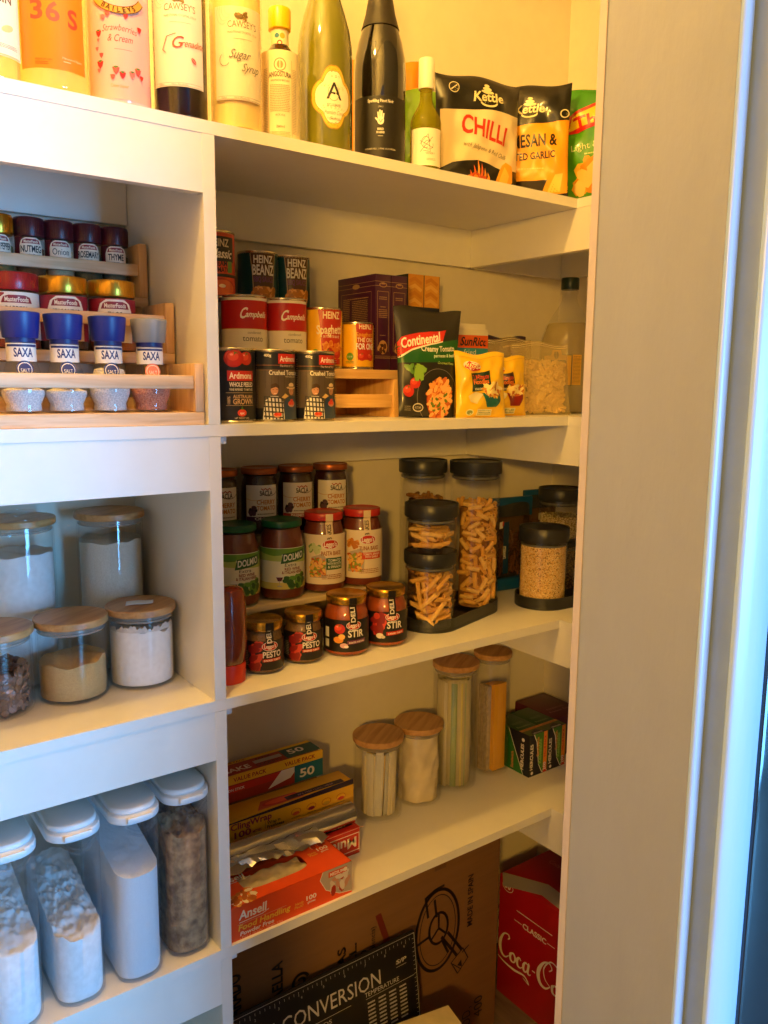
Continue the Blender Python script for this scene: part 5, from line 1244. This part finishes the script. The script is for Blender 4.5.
# blue topped bags behind
BLU = glossy('blue_bag', '#12538e', .4, .2)
FILM = glass('smoky_film', '#cdbda6', .15, 1.4, .12, '#8a7050')
def bluebag(label, loc, rz, w, h, seed, l2, word):
    t = packet(label, loc, rz, w, h, .05, Art(), FILM, 'bag', 'pasta_bag', 0, None, seed=seed, wob=.004)
    m = MB(); m.b2(-w/2-.004, w/2+.004, -.0045, .0045, h-.035, h+.012, BLU, .003); o = m.build('clip_top', t)
    m = MB(); m.prism([(px, py) for px, py in rrect(w*.94, .062, .03, 6)], .001, .028, BLU, bev=.004); o = m.build('bag_foot', t)
    a = Art().r(0, h*500, 16, h*600, '#10365e').t(0, h*500-10, 8, word, '#e8e0d0', True, rot=90, w=30).r(-16, h*780, 10, 16, '#e8e0d0').r(-10, h*790, 5, 10, '#c0392b')
    mb = MB(); a.emit(mb, planemap((-.01, -.030, 0), (1, 0, .15), (0, 0, 1)), 30, .4, .05, .2); mb.build('print', t, smooth=False)
    rd = random.Random(seed); mb = MB(); ms = [paint('dried'+c, c, .6) for c in ('#7a4a28', '#9a6a3c', '#4a2a18')]
    for k in range(260):
        u, v = rd.uniform(.06, .94), rd.uniform(.2, .66); x_ = (u-.5)*w*.9; y_ = rd.uniform(-.017, .017)*(4*u*(1-u))**.5; g = rd.uniform(0, PI); L_ = .011
        mb.tube([(x_-L_*math.cos(g)*.8, y_, v*h-L_*math.sin(g)), (x_, y_-.001, v*h+.002), (x_+L_*math.cos(g)*.8, y_, v*h+L_*math.sin(g))], .0026, ms[k % 3], 5)
    q = mb.build('dried_pasta', loc=loc, rz=rz); tag(q, l2, 'pasta', kind='stuff')
bluebag('clear pasta bag with a blue top standing behind the tall canister', (.842, .270, z3), R(-5), .175, .205, 51, 'brown pasta inside the left blue-topped bag', 'ZAFARELLI')
bluebag('clear pasta bag with a blue top at the right, behind the grain canisters', (.985, .283, z3), R(-5), .10, .215, 52, 'brown pasta inside the right blue-topped bag', 'PASTA')

# ------------------------------------------------------------------ fourth shelf: long glass jars
z4 = S4
def tall_jar(label, x, y, r, H):
    return jar(label, x, y, r, H, z4, r+.0022, 'tall glass jars with bamboo lids', .012)
JW = [('tall glass jar of straws with a bamboo lid, leftmost of the four', .4370, .203, .0515, .1765), ('tall glass jar of folded paper bags with a bamboo lid, second of the four', .5500, .209, .0515, .1735),
      ('tallest glass jar holding rolled green and cream bags, under the shelf above', .6570, .212, .0500, .288), ('slim tall glass jar holding yellow packets, next to the resealable bag boxes', .7700, .212, .0420, .290)]
for a_ in JW: tall_jar(*a_)
def rolls(name, label, cat, x, y, h, items, z=z4+.0062):
    t = thing(name, label, cat, (x, y, z))
    return t
# straws
t = thing('paper_bundle', 'bundle of cream and grey paper sleeves standing in the leftmost bamboo-lidded jar', 'paper', (.4370, .203, z4+.0062))
rd = random.Random(4)
for k in range(15):
    a = facing(.4370, .203)+rd.uniform(-1.25, 1.25); rr = rd.uniform(.027, .037); h = rd.uniform(.128, .142)
    m = MB(); m.M = Matrix.Translation((rr*math.cos(a), rr*math.sin(a), 0)) @ Matrix.Rotation(a, 4, 'Z') @ Matrix.Rotation(rd.uniform(-.06, .02), 4, 'X')
    m.b2(-.0015, .0015, -.008, .008, .002, h, paint('sleeve%d' % (k % 4), ('#e8ddc4', '#d8d4cc', '#c9c8c6', '#d9bd80')[k % 4], .5, var=.1, scale=60, stretch=(8, 8, 1)), .0006)
    m.build('paper_sleeve', t)
MB().b2(-.02, .02, -.014, .014, .001, .125, paint('sleeve_core', '#cfc5b0', .7, var=.2)).build('paper_stack', t)
def crumple(name, label, cat, x, y, r, h, mat, seed, z, amp=.0035):
    rd = random.Random(seed); ph = [rd.uniform(0, 6) for _ in range(8)]; mb = MB(); vs = []; fs = []; sg = 48; n = 30
    for i in range(n+1):
        z_ = h*i/n
        for k in range(sg):
            a = 2*PI*k/sg
            rr = r-amp+amp*(math.sin(5*a+ph[0]+8*z_/h)*.5+math.sin(9*a+ph[1]-14*z_/h)*.35+.4*abs(math.sin(13*z_/h*2+ph[2]+3*a)))
            vs.append((min(rr, r)*math.cos(a), min(rr, r)*math.sin(a), z_+(.006*math.sin(3*a+ph[3]) if i == n else 0)))
    for i in range(n):
        for k in range(sg): k2 = (k+1) % sg; fs.append((i*sg+k, i*sg+k2, (i+1)*sg+k2, (i+1)*sg+k))
    vs.append((0, 0, h-.01)); c = len(vs)-1
    for k in range(sg): fs.append((n*sg+k, n*sg+(k+1) % sg, c))
    fs.append(tuple(range(sg-1, -1, -1)))
    mb.add(vs, fs, mat); tag(mb.build(name, loc=(x, y, z), ang=25), label, cat)
crumple('folded_bags', 'crumpled cream paper bags inside the second bamboo-lidded jar', 'paper', .5500, .209, .0455, .150, paint('cream_tissue', '#e3d3b4', .6, var=.15, scale=30), 3, z4+.0062)
t = thing('bag_roll', 'rolled translucent bags with a green strip inside the tallest jar', 'bags', (.6570, .212, z4+.0062))
m = MB(); P = []
for k in range(60): a = k/60*2*PI*2.6; P.append(((.016+.0105*k/60*2)*math.cos(a), (.016+.0105*k/60*2)*math.sin(a)))
vs = [(px*1.15, py*1.15, zz) for zz in (.001, .245) for px, py in P]; m.add(vs, [(k, k+1, 60+k+1, 60+k) for k in range(59)], paint('frosted_bag', '#d9cfae', .45, var=.2, scale=25, stretch=(6, 6, .5)))
o = m.build('bag_sheet', t); sm = o.modifiers.new('thickness', 'SOLIDIFY'); sm.thickness = .0006
fa = facing(.66, .213)
for off_, wd, hx in ((-.05, .30, '#9db07c'), (.34, .1, '#e8d98c'), (.55, .06, '#b8c49a'), (-.5, .2, '#e6dfd0')):
    m = MB(); vs = [((.0435)*math.cos(fa+off_+wd*(k/6-.5)), (.0435)*math.sin(fa+off_+wd*(k/6-.5)), zz) for zz in (.004, .243) for k in range(7)]
    m.add(vs, [(k, k+1, 8+k, 7+k) for k in range(6)], paint('strip'+hx, hx, .5, var=.15, scale=30, stretch=(6, 6, .6))); o = m.build('bag_strip', t); sm = o.modifiers.new('thickness', 'SOLIDIFY'); sm.thickness = .0008
t = thing('packet_bundle', 'yellow and beige packets standing in the slim tall jar', 'packets', (.7700, .212, z4+.0062))
m = MB(); YPK = paint('yellow_packets', '#e8a81c', .4, var=.12, scale=40, stretch=(8, 8, .5)); ya = facing(.77, .215)+PI/2
for k in range(6): m.box((.006*math.cos(ya)+.0, -.022+.0068*k, .1055), (.038, .0052, .209-.003*k), YPK, 0, .0006)
m.build('yellow_packet', t)
m = MB()
for k in range(4): m.box((-.0255, -.016+.008*k, .105), (.012, .006, .206), paint('beige_bubble', '#b8a488', .6, var=.3, scale=120), 0, .0006)
m.build('beige_packet', t)
# ------------------------------------------------------------------ resealable bag boxes
DG = paint('dark_green_card', '#1d4a1e', .45); PU = paint('plum_card', '#5a1c30', .45)
def herc(label, xa, xb, ya, yb, h, base, tint, left_too, z=z4):
    w = (xb-xa)*1000; d = (yb-ya)*1000; H = h*1000
    f = Art().r(0, H/2, w, H, '#15182c').p([(-w*.28, H), (-w*.12, H*.8), (w*.0, H*.25), (w*.2, 2), (w/2, 2), (w/2, H)], '#efe6d4').p([(-w*.24, H), (-w*.08, H*.8), (w*.03, H*.25), (w*.22, 4), (w/2, 4), (w/2, H)], tint)
    f.r(w*.37, H*.6, w*.2, H*.8, '#e88a2c').r(w*.37, H*.12, w*.2, H*.24, '#c9281c').t(w*.37+2.5, H*.36, 7, 'VALUE PACK', '#c9281c', True, rot=90, w=H*.55, al='l').t(w*.37+3, 5, 9, '200', '#efe6d4', True, rot=90, al='l', w=20)
    f.t(-w*.30, H*.16, 9, 'HERCULES', '#efe6d4', True, rot=90, al='l', w=H*.62).t(w*.16, H*.25, 10, 'Resealable', '#8fc058', True, rot=90, al='l', w=H*.6).t(w*.02, H*.45, 8, 'Sandwich', '#d8884c', True, rot=90, al='l', w=H*.46).e(-w*.33, H*.08, 8, 8, '#efe6d4')
    l = None
    if left_too:
        l = Art().r(0, H/2, d, H, '#2a6a2a').p([(d/2, 0), (d/2, H), (-d*.05, H), (d*.15, H*.5), (d*.36, 0)], '#15182c').l([(-d*.05, H), (d*.15, H*.5), (d*.36, 0)], 1.6, '#efe6d4')
        l.r(-d*.3, H*.4, d*.3, H*.72, '#e8902c').r(-d*.3, H*.87, d*.3, H*.25, '#c9281c').t(-d*.25, H*.06, 9, 'VALUE PACK', '#c9281c', True, rot=90, al='l', w=H*.6).t(d*.36, H*.12, 9, 'HERCULES', '#efe6d4', True, rot=90, al='l', w=H*.62).t(-d*.25, H*.78, 9, '200', '#efe6d4', True, rot=90, al='l', w=H*.18).t(d*.1, H*.05, 8, 'Sandwich', '#d8884c', True, rot=90, al='l', w=H*.4).e(d*.34, H*.84, 9, 9, '#efe6d4')
    tp = Art().p([(-w/2, 0), (w/2, 0), (w/2, 30), (-w/2, 30)], '#4a5a2a').p([(-w*.36, 0), (w*.45, 0), (w*.1, 22), (-w*.2, 14)], '#15182c').t(w*.02, 3, 5, 'HERCULES', '#d8d0c0', True, w=w*.5).r(0, 30, w, 9, '#c98030').t(0, 27.5, 5, 'VALUE PACK', '#8a1c14', True, w=w*.7).t(0, 46, 7, 'Resealable', '#8a9a6a', w=w*.7).fine(0, 70, w*.6, 10, 3, '#6a7a5a', 3)
    return carton('bag_box', label, xa, xb, ya, yb, z, h, base, f, l, tp, 0, 'box', 'resealable bag boxes')
herc('resealable bag box with two printed sides showing, left of the green pair', .8110, .8720, .1260, .2500, .1010, DG, '#3f7a2a', True)
herc('resealable bag box at the right, partly hidden by the door wall', .8730, .9340, .1260, .2500, .1010, DG, '#3f7a2a', False)
a = Art().t(0, 30, 9, 'Freezer Bags', '#9a6070', w=70).fine(0, 50, 60, 8, 2, '#9a6070', 2)
carton('bag_box', 'plum coloured bag box lying at the right behind the green resealable bag boxes', .9360, 1.0400, .1600, .2960, z4, .1010, PU, None, None, a, 0, 'box')
# ------------------------------------------------------------------ wrap boxes at the left
RDC = paint('red_card', '#c4231a', .4); ORC = paint('orange_card', '#e8501a', .4); YLC = paint('yellow_card', '#e8b01e', .4)
# glove box (orange) with an oval opening showing gloves
w, d, h = 236, 92, 60
f = Art().p([(118, 0), (118, 60), (58, 60), (52, 46), (64, 24), (92, 8), (118, 4)], '#b8a898').l([(58, 60), (52, 46), (64, 24), (92, 8), (118, 4)], 1.2, '#efe6d4')
f.blobs(88, 30, 44, 26, 18, ['#d8c8b8', '#b02c1c', '#c89078', '#e0d4c8'], 9, 3, 2).r(88, 50, 38, 10, '#d8401c').t(86, 47, 6, 'MEDIUM', '#f6ead8', True, w=28).e(104, 50, 8, 8, '#f6ead8')
f.t(-78, 35, 15, 'Ansell', '#f6ead8', True, w=50, shear=.1).l([(-102, 30), (-60, 31), (-48, 35)], 1.2, '#f6ead8').r(-60, 27, 90, .6, '#f0b090').t(-56, 16, 10, 'Food Handling', '#f6c040', True, w=96, shear=.15).t(-70, 6.5, 7, 'Powder Free', '#f6ead8', True, w=62, shear=.15).t(-62, 1.5, 3.4, '- Food Grade - Single Use', '#f0c0a0', w=80)
f.t(34, 20, 8, '100', '#f6ead8', True, w=20).t(34, 14, 4, 'gloves', '#f6ead8', True, w=16).t(10, 19, 4.5, 'Handy', '#f0b040', True, w=17, shear=.15).t(9, 13, 4.5, 'Pack!', '#f0b040', True, w=17, shear=.15)
cx0, cx1, cy0, cy1 = .0010, .2370, .0060, .0960
t = thing('glove_box', 'orange box of food handling gloves with an oval opening on top', 'box', ((cx0+cx1)/2, (cy0+cy1)/2, z4), 0)
W2, D2, H2 = .118, .045, .060
m = MB()
m.b2(-W2, W2, -D2, -D2+.001, 0, H2, ORC).b2(-W2, W2, D2-.001, D2, 0, H2, ORC).b2(-W2, -W2+.001, -D2+.001, D2-.001, 0, H2, ORC).b2(W2-.001, W2, -D2+.001, D2-.001, 0, H2, ORC).b2(-W2+.001, W2-.001, -D2+.001, D2-.001, 0, .001, ORC)
# top panel with the oval hole
ox, oy, rx, ry = -.012, .008, .062, .026; n = 48; vs = []; fs = []
for k in range(n):
    a = 2*PI*k/n; ca, sa = math.cos(a), math.sin(a); e_ = .5
    vs.append((ox+rx*math.copysign(abs(ca)**e_, ca), oy+ry*math.copysign(abs(sa)**e_, sa), H2))
    sc_ = min(W2/abs(ca) if abs(ca) > 1e-6 else 9, D2/abs(sa) if abs(sa) > 1e-6 else 9); vs.append((ca*sc_, sa*sc_, H2))
for cxn, cyn in ((W2, D2), (-W2, D2), (-W2, -D2), (W2, -D2)): vs.append((cxn, cyn, H2))
for k in range(n):
    k2 = (k+1) % n; fs.append((2*k, 2*k+1, 2*k2+1, 2*k2))
for q, (cxn, cyn) in enumerate(((W2, D2), (-W2, D2), (-W2, -D2), (W2, -D2))):
    an = math.atan2(cyn, cxn) % (2*PI); k = int(an/(2*PI/n)); fs.append((2*k+1, 2*n+q, 2*((k+1) % n)+1))
m.add(vs, fs, ORC)
m.build('carton_body', t, smooth=False)
mb = MB(); f.emit(mb, planemap((0, -D2, 0), (1, 0, 0), (0, 0, 1)), 400, .4, .03, .15, (-118, 118, 0, 60)); mb.build('front_print', t, smooth=False)
a = Art().t(-84, 66, 15, 'Ansell', '#f6ead8', True, w=52, shear=.1).l([(-108, 62), (-60, 62), (-48, 66)], 1.2, '#f6ead8').blobs(-90, 18, 54, 26, 40, ['#e0a040', '#c9782c', '#efe0c0', '#b05a20'], 9, 3, 1.8).t(96, 60, 9, '100', '#f6ead8', True, w=22, rot=0).t(96, 54, 4, 'gloves', '#f6ead8', True, w=16).t(72, 58, 4.5, 'Handy', '#f0b040', True, w=16).t(72, 52, 4.5, 'Pack!', '#f0b040', True, w=16).blobs(92, 80, 40, 10, 10, ['#d8c8b8', '#b02c1c'], 8, 3)
mb = MB(); a.emit(mb, planemap((0, -D2, H2), (1, 0, 0), (0, 1, 0)), 400, .4, .03, .15, (-118, 118, 0, 90)); mb.build('top_print', t, smooth=False)
m = MB(); vs = []; fs = []; nx, ny = 30, 14; rd = random.Random(5)
for j in range(ny+1):
    for i in range(nx+1):
        u, v = i/nx, j/ny; px = ox+(u-.5)*.128; py = oy+(v-.5)*.054
        vs.append((px, py, H2-.009+.003*math.sin(9*u+3*v)*math.sin(7*v+2)+.0015*math.sin(24*u-9*v)+.0005*rd.uniform(-1, 1)))
for j in range(ny):
    for i in range(nx): a_ = j*(nx+1)+i; fs.append((a_, a_+1, a_+nx+2, a_+nx+1))
m.add(vs, fs, paint('glove_film', '#d9c89c', .35, var=.2, scale=60)); m.build('gloves', t, ang=60)
# red box behind (printed upside down)
f = Art().l([(50, 12), (50, 44), (112, 44), (112, 12)], 1.6, '#f6ead8', True).t(82, 38, 18, 'Multix', '#f6ead8', True, w=-54).r(-20, 54, 230, 2, '#3a1c1a')
f = Art().p([(64, 8), (156, 8), (156, 44), (64, 44)], '#f6ead8').p([(65.5, 9.5), (154.5, 9.5), (154.5, 42.5), (65.5, 42.5)], '#c4231a').t(110, 36, 20, 'Multix', '#f6ead8', True, w=78, rot=180).r(20, 52, 290, 1, '#f6b8a0')
a = Art().r(0, 20, 300, 14, '#3a1c1a').fine(60, 20, 150, 8, 2, '#f6c8b0', 3)
carton('foil_box', 'red wrap box with upside-down lettering behind the glove box', .0060, .3200, .1010, .1600, z4, .0540, RDC, f, None, a, 0, 'box')
# foil roll lying on the red box
t = thing('foil_roll', 'roll of crumpled silver foil lying on the red wrap box', 'foil roll', (.158, .1240, z4+.0542+.0215))
FO = paint('aluminium_foil', '#cfcac0', .22, 1, var=.05)
rd = random.Random(9); m = MB(); vs = []; fs = []; n = 64; sg = 40; m_r = .0205
for i in range(n+1):
    x_ = -.157+.314*i/n; cr = max(0, 1-abs((x_+.03)/.11))
    for k in range(sg):
        a = 2*PI*k/sg; front = max(0, -math.sin(a))
        rr = m_r+cr*front*(.003*math.sin(x_*160+4*math.sin(a*3))+.0012*rd.uniform(-1, 1))+.0003*math.sin(x_*90+a*3)
        rr = min(rr, .0255) if math.sin(a) > -.2 or True else rr
        vs.append((x_, rr*math.cos(a), max(rr*math.sin(a), -.0213)))
for i in range(n):
    for k in range(sg): k2 = (k+1) % sg; fs.append((i*sg+k, i*sg+k2, (i+1)*sg+k2, (i+1)*sg+k))
fs.append(tuple(range(sg-1, -1, -1))); fs.append(tuple(n*sg+k for k in range(sg)))
m.add(vs, fs, FO); m.build('rolled_foil', t, ang=22)
m = MB(); vs = []; fs = []; nx, ny = 20, 5
for j in range(ny+1):
    for i in range(nx+1):
        u, v = i/nx, j/ny; x_ = -.14+.20*u; fr_ = .008*math.sin(11*u)*v
        y_ = -.0215-.008*v-.016*v*v+fr_*.3+.004*rd.uniform(-1, 1)*v; z_ = .010-.018*v-.004*math.sin(9*u+2)*v+.0028*rd.uniform(-1, 1)
        vs.append((x_+.02*v, y_, max(z_, -.0212) if y_ > -.026 else max(z_, -.0208)))
for j in range(ny):
    for i in range(nx): a_ = j*(nx+1)+i; fs.append((a_, a_+1, a_+nx+2, a_+nx+1))
m.add(vs, fs, FO); m.build('loose_flap', t, ang=20)
# cling wrap box standing behind, on a plain box
carton('wrap_box', 'low brown wrap box hidden under the yellow cling wrap box', .0080, .3200, .1640, .2200, z4, .0560, paint('brown_card', '#7a5232', .7), None, None, None, 0, 'box')
f = Art().r(0, 55, 340, 12, '#2a1c3c').t(-56, 36, 12, 'ClingWrap', '#8a2448', True, w=84).t(-74, 19, 12, '100', '#8a2448', True, w=34).t(-54, 19, 5, 'METRES', '#8a2448', True, w=18, al='l').fine(-108, 7, 70, 8, 2, '#c0681c', 2).t(-10, 26, 6, 'Wrap in', '#2a1c1c', True, w=28).t(-6, 18, 6, 'Freshness', '#2a1c1c', True, w=36).r(-28, 24, .8, 22, '#8a2448')
for k in range(4): f.e(38+34*k, 32, 22, 14, '#c0681c').e(38+34*k, 32, 19, 12, '#e8b01e').e(38+34*k, 29, 15, 7, ('#c9583a', '#8a2448', '#c9a03a', '#c93a24')[k]).fine(38+34*k, 21, 20, 3, 1, '#8a5a1c', k)
a = Art().r(0, 10, 340, 20, '#e8b01e').p([(-40, 6), (60, 6), (52, 30), (-20, 34)], '#c9583a').e(20, 18, 88, 22, '#c93a24').e(20, 20, 76, 15, '#e8603a').r(90, 16, 130, 14, '#2a1c3c').t(92, 13, 5, 'BPA FREE CLING WRAP', '#c9a0c0', w=80)
carton('wrap_box', 'yellow cling wrap box above the foil roll', .0080, .3500, .1660, .2220, z4+.0562, .0550, YLC, f, None, a, 0, 'box')
# bake paper box
carton('wrap_box', 'plain brown wrap box hidden under the bake paper box', .010, .3000, .2240, .2860, z4, .112, paint('brown_card', '#7a5232', .7), None, None, None, 0, 'box')
f = Art().r(0, 44, 310, 18, '#efc02c').t(-8, 40, 8, 'VALUE PACK', '#a8281c', True, w=70).t(102, 40, 8, 'VALUE PACK', '#a8281c', True, w=70).r(0, 26, 310, 14, '#c9301c').t(-40, 22, 5, 'NON STICK', '#f6ead8', True, w=40).p([(30, 4), (80, 14), (100, 34), (60, 34)], '#efe6d4').r(122, 17, 66, 36, '#1c6a7a').t(118, 8, 17, '50', '#f6ead8', True, w=34)
a = Art().r(0, 55, 310, 10, '#efc02c').t(-20, 52, 6, 'VALUE PACK', '#a8281c', True, w=60).t(-24, 18, 16, 'BAKE', '#f0d8c0', True, w=58).t(42, 13, 10, 'COOKING', '#3a1c1a', True, w=54).t(42, 40, 6, 'PAPER', '#3a1c1a', True, w=34).r(46, 32, 60, 13, '#b8a898').r(118, 30, 76, 40, '#1c5a5a').t(110, 24, 18, '50', '#f6ead8', True, w=36).r(0, 3, 310, 8, '#efc02c')
carton('wrap_box', 'red and yellow bake paper box topmost at the back left', .0100, .3100, .2260, .2860, z4+.1122, .0500, paint('bake_red', '#a83422', .45), f, None, a, 0, 'box')

# ------------------------------------------------------------------ floor of the pantry
CB = paint('cardboard', '#8a6238', .85, var=.08, scale=8, stretch=(1, 1, 12))
BKI = '#171310'
a = Art()
bx, by = 172, 314                         # paella burner drawing
a.arc(bx, by, 60, 94, 0, 360, 7, BKI, 44).arc(bx, by, 50, 82, 0, 360, 2, BKI, 40).arc(bx+2, by+4, 26, 36, 0, 360, 6, BKI, 30)
for g in (90, 215, 325): a.l([(bx+2, by+4), (bx+2+24*math.cos(R(g)), by+4+33*math.sin(R(g)))], 5, BKI)
for g in (100, 190, 300): a.l([(bx+24*math.cos(R(g)), by+33*math.sin(R(g))), (bx+62*math.cos(R(g)), by+77*math.sin(R(g)))], 6, BKI)
a.l([(bx-28, by+40), (bx-36, by+88), (bx-10, by+98), (bx+16, by+100)], 6, BKI).l([(bx+10, by-20), (bx+56, by-84)], 7, BKI).l([(bx+28, by-16), (bx+72, by-78)], 7, BKI)
a.l([(bx+40, by-96), (bx+74, by-74), (bx+90, by-104), (bx+60, by-130), (bx+40, by-96)], 2.5, BKI).p([(bx+58, by-110), (bx+70, by-100), (bx+72, by-118)], BKI).l([(bx+44, by-100), (bx+70, by-124)], 2, BKI).l([(bx+72, by-84), (bx+92, by-74)], 3, BKI)
a.t(272, 286, 15, 'MADE IN SPAIN', BKI, True, rot=90, al='l', w=124)
a.t(274, 16, 26, 'COD,', BKI, False, rot=90, al='l', w=66).t(310, 44, 26, '400', BKI, rot=90, al='l', w=52)
a.t(-296, 330, 30, 'PARADO', BKI, True, rot=90, al='l', w=98).t(-210, 322, 22, 'PAELLA', BKI, True, rot=90, al='l', w=92)
a.arc(-170, 350, 17, 17, 20, 340, 6, BKI).arc(-170, 350, 8, 8, 200, 500, 5, BKI)
a.t(-68, 318, 19, 'GAS', BKI, True, rot=90, al='l', w=62).t(-42, 330, 18, 'S.L.', BKI, True, rot=90, al='l', w=48).t(-18, 336, 12, '30', BKI, rot=90, al='l').t(4, 330, 13, '(Valencia)', BKI, rot=90, al='l', w=64).p([(36, 322), (4, 416), (18, 418), (50, 324)], '#7a3024')
a.r(175, 460, 32, 9, '#7a5630').r(0, 466, 1.2, 12, '#6a4a2a')
carton('cardboard_carton', 'large brown cardboard carton with a black gas burner drawing', .0150, .7200, .120, .290, 0, .472, CB, a, None, None, 0, 'carton')
# Measurement chart board leaning in front
t = thing('conversion_board', 'black kitchen conversion chart with white print leaning on the carton', 'chart', (.2270, .062, 0))
BKB = paint('black_board', '#101012', .45)
m = MB().prism(rrect(.442, .376, .006, 4), -.0015, .0015, BKB); bd = m.build('board', t, ang=50)
a = Art(); Wt = '#cfc8bc'
for k in range(42): a.r(-205+k*10, 362-(k % 5 == 0)*2, .8, 5+(k % 5 == 0)*4, Wt)
for k in range(9): a.t(-194+k*48, 350, 5, str(k+1), Wt)
a.t(-37, 302, 30, 'OVEN CONVERSION', Wt, False, w=330).t(180, 324, 8, 'S/P', Wt, True, w=26, shear=.2).r(180, 318, 26, .8, Wt)
a.t(130, 290, 9, 'TEMPERATURE', Wt, w=84).r(150, 286, 120, .8, Wt).r(-20, 290, 150, .8, Wt).t(-20, 276, 8, 'LIQUIDS', Wt, w=60)
for k in range(4): a.fine(102+k*26, 245, 18, 70, 9, Wt, k)
a.fine(-60, 215, 120, 90, 12, Wt, 8).l([(-217, 4), (-217, 371), (217, 371), (217, 4)], 1, Wt)
for k in range(38): a.r(213, 360-k*9, 5, .8, Wt)
mb = MB(); a.emit(mb, planemap((0, -.188, .0015), (1, 0, 0), (0, 1, 0)), 400, .5, .03, .12); pr = mb.build('chart_print', t, smooth=False)
for o in (bd, pr):
    o.rotation_euler = (R(82), 0, 0); o.location = (0, 0, .1880)
# stack of paper napkins
t = thing('paper_stack', 'stack of cream paper sheets in front of the black chart', 'paper stack', (.396, -.030, 0), R(-10))
rd = random.Random(2)
for k in range(10):
    m = MB(); m.box((rd.uniform(-.002, .002), rd.uniform(-.002, .002), .012+.0245*k+.0), (.135, .10, .0235), paint('cream_sheet%d' % (k % 2), ('#d8caa4', '#c9b88e')[k % 2], .8, var=.2, scale=20, stretch=(1, 1, 60)), rd.uniform(-.02, .02), .0008); m.build('sheet_pack', t)
m = MB(); a = Art().r(0, 30, 26, 18, '#2a241c').fine(0, 30, 22, 12, 3, '#c9b88e', 2)
a.emit(m, planemap((0.01, -.05, .2445), (1, 0, 0), (0, 1, 0)), 60, .5, .05, .9); m.build('wrapper_print', t, smooth=False)
# cola carton
RC = paint('cola_red_card', '#b3131a', .35, coat=.2)
l = Art(); CW = '#e9e0d4'
Dm, Hm = 400, 312
l.t(-174, 285, 17, '30', CW, True, w=20).arc(-173, 291, 17, 13, 0, 360, 1.6, CW)
l.r(-86, 246, 112, 2, CW).t(-84, 213, 13, 'CLASSIC', CW, True, w=74).fine(-136, 219, 24, 5, 1, CW, 2).fine(-32, 219, 24, 5, 1, CW, 3).r(-40, 202, 0.1, .1, CW)
def swash(a, pts, ws, n=10):
    """thick-thin script stroke through control points (Catmull-Rom)"""
    P = []; Wd = []
    q = [pts[0]]+list(pts)+[pts[-1]]
    for i in range(1, len(q)-2):
        for k in range(n):
            t_ = k/n; p0, p1, p2, p3 = q[i-1], q[i], q[i+1], q[i+2]
            P.append(tuple(.5*((2*p1[j])+(-p0[j]+p2[j])*t_+(2*p0[j]-5*p1[j]+4*p2[j]-p3[j])*t_*t_+(-p0[j]+3*p1[j]-3*p2[j]+p3[j])*t_**3) for j in (0, 1)))
            Wd.append(ws[i-1]+(ws[i]-ws[i-1])*t_)
    P.append(pts[-1]); Wd.append(ws[-1]); a.l(P, Wd, CW)
def cola_word(a, x, y, s):
    S = lambda L_: [(x+px*s, y+py*s) for px, py in L_]
    # C
    swash(a, S([(30, 62), (36, 70), (30, 78), (14, 72), (2, 48), (0, 24), (8, 6), (22, 2), (36, 14)]), [w_*s for w_ in (3, 5, 4, 5, 10, 11, 9, 5, 2)])
    # o c a
    swash(a, S([(50, 30), (42, 22), (44, 6), (56, 4), (62, 18), (56, 30), (48, 30)]), [w_*s for w_ in (4, 9, 8, 4, 8, 6, 4)])
    swash(a, S([(84, 26), (78, 32), (70, 22), (72, 6), (82, 3), (90, 10)]), [w_*s for w_ in (5, 5, 9, 8, 4, 2)])
    swash(a, S([(112, 30), (102, 32), (95, 20), (96, 6), (104, 4), (112, 18), (115, 32), (112, 8), (118, 3), (124, 8)]), [w_*s for w_ in (3, 5, 9, 8, 4, 4, 8, 8, 4, 2)])
    a.r(x+134*s, y+24*s, 12*s, 4*s, CW)
    # C o l a
    swash(a, S([(190, 60), (200, 72), (190, 84), (170, 74), (154, 46), (152, 22), (162, 4), (180, 2), (196, 16)]), [w_*s for w_ in (3, 4, 4, 6, 12, 13, 10, 6, 2)])
    swash(a, S([(196, 16), (176, 30), (172, 60), (196, 92), (224, 86), (228, 74), (218, 68)]), [w_*s for w_ in (2, 3, 4, 4, 4, 5, 3)])
    swash(a, S([(212, 30), (204, 22), (206, 6), (218, 4), (224, 18), (218, 30), (210, 30)]), [w_*s for w_ in (4, 9, 8, 4, 8, 6, 4)])
    swash(a, S([(232, 20), (246, 50), (244, 66), (236, 50), (236, 10), (244, 3), (254, 10)]), [w_*s for w_ in (3, 5, 4, 8, 9, 4, 2)])
    swash(a, S([(280, 30), (270, 32), (263, 20), (264, 6), (272, 4), (280, 18), (283, 32), (280, 8), (286, 3), (292, 8)]), [w_*s for w_ in (3, 5, 9, 8, 4, 4, 8, 8, 4, 2)])
    swash(a, S([(-6, -6), (20, -14), (60, -16), (100, -10), (118, -26), (96, -18)]), [w_*s for w_ in (2, 5, 8, 5, 4, 2)])
cola_word(l, -192, 104, .83)
tp = Art().p([(-150, 400), (-150, 360), (-90, 300), (-60, 180), (-80, 100), (-110, 60), (-150, 40), (-150, 0), (-120, 0), (-60, 60), (-30, 150), (-40, 280), (-90, 400)], CW)
tp = Art().p([(-150, 360), (-150, 400), (-112, 400), (-60, 300), (-70, 180), (-120, 90), (-150, 60), (-150, 130), (-112, 200), (-104, 280)], '#b8aca0').e(-92, 120, 44, 76, '#1a0c0c').t(10, 330, 15, 'Coca-Cola', '#c9605a', True, w=70, rot=-90).fine(40, 200, 60, 60, 5, '#c9605a', 3)
carton('drink_carton', 'red cola can carton standing beside the cardboard carton', .8000, 1.0400, -.2050, .1950, 0, .312, RC, None, l, tp, 0, 'carton')
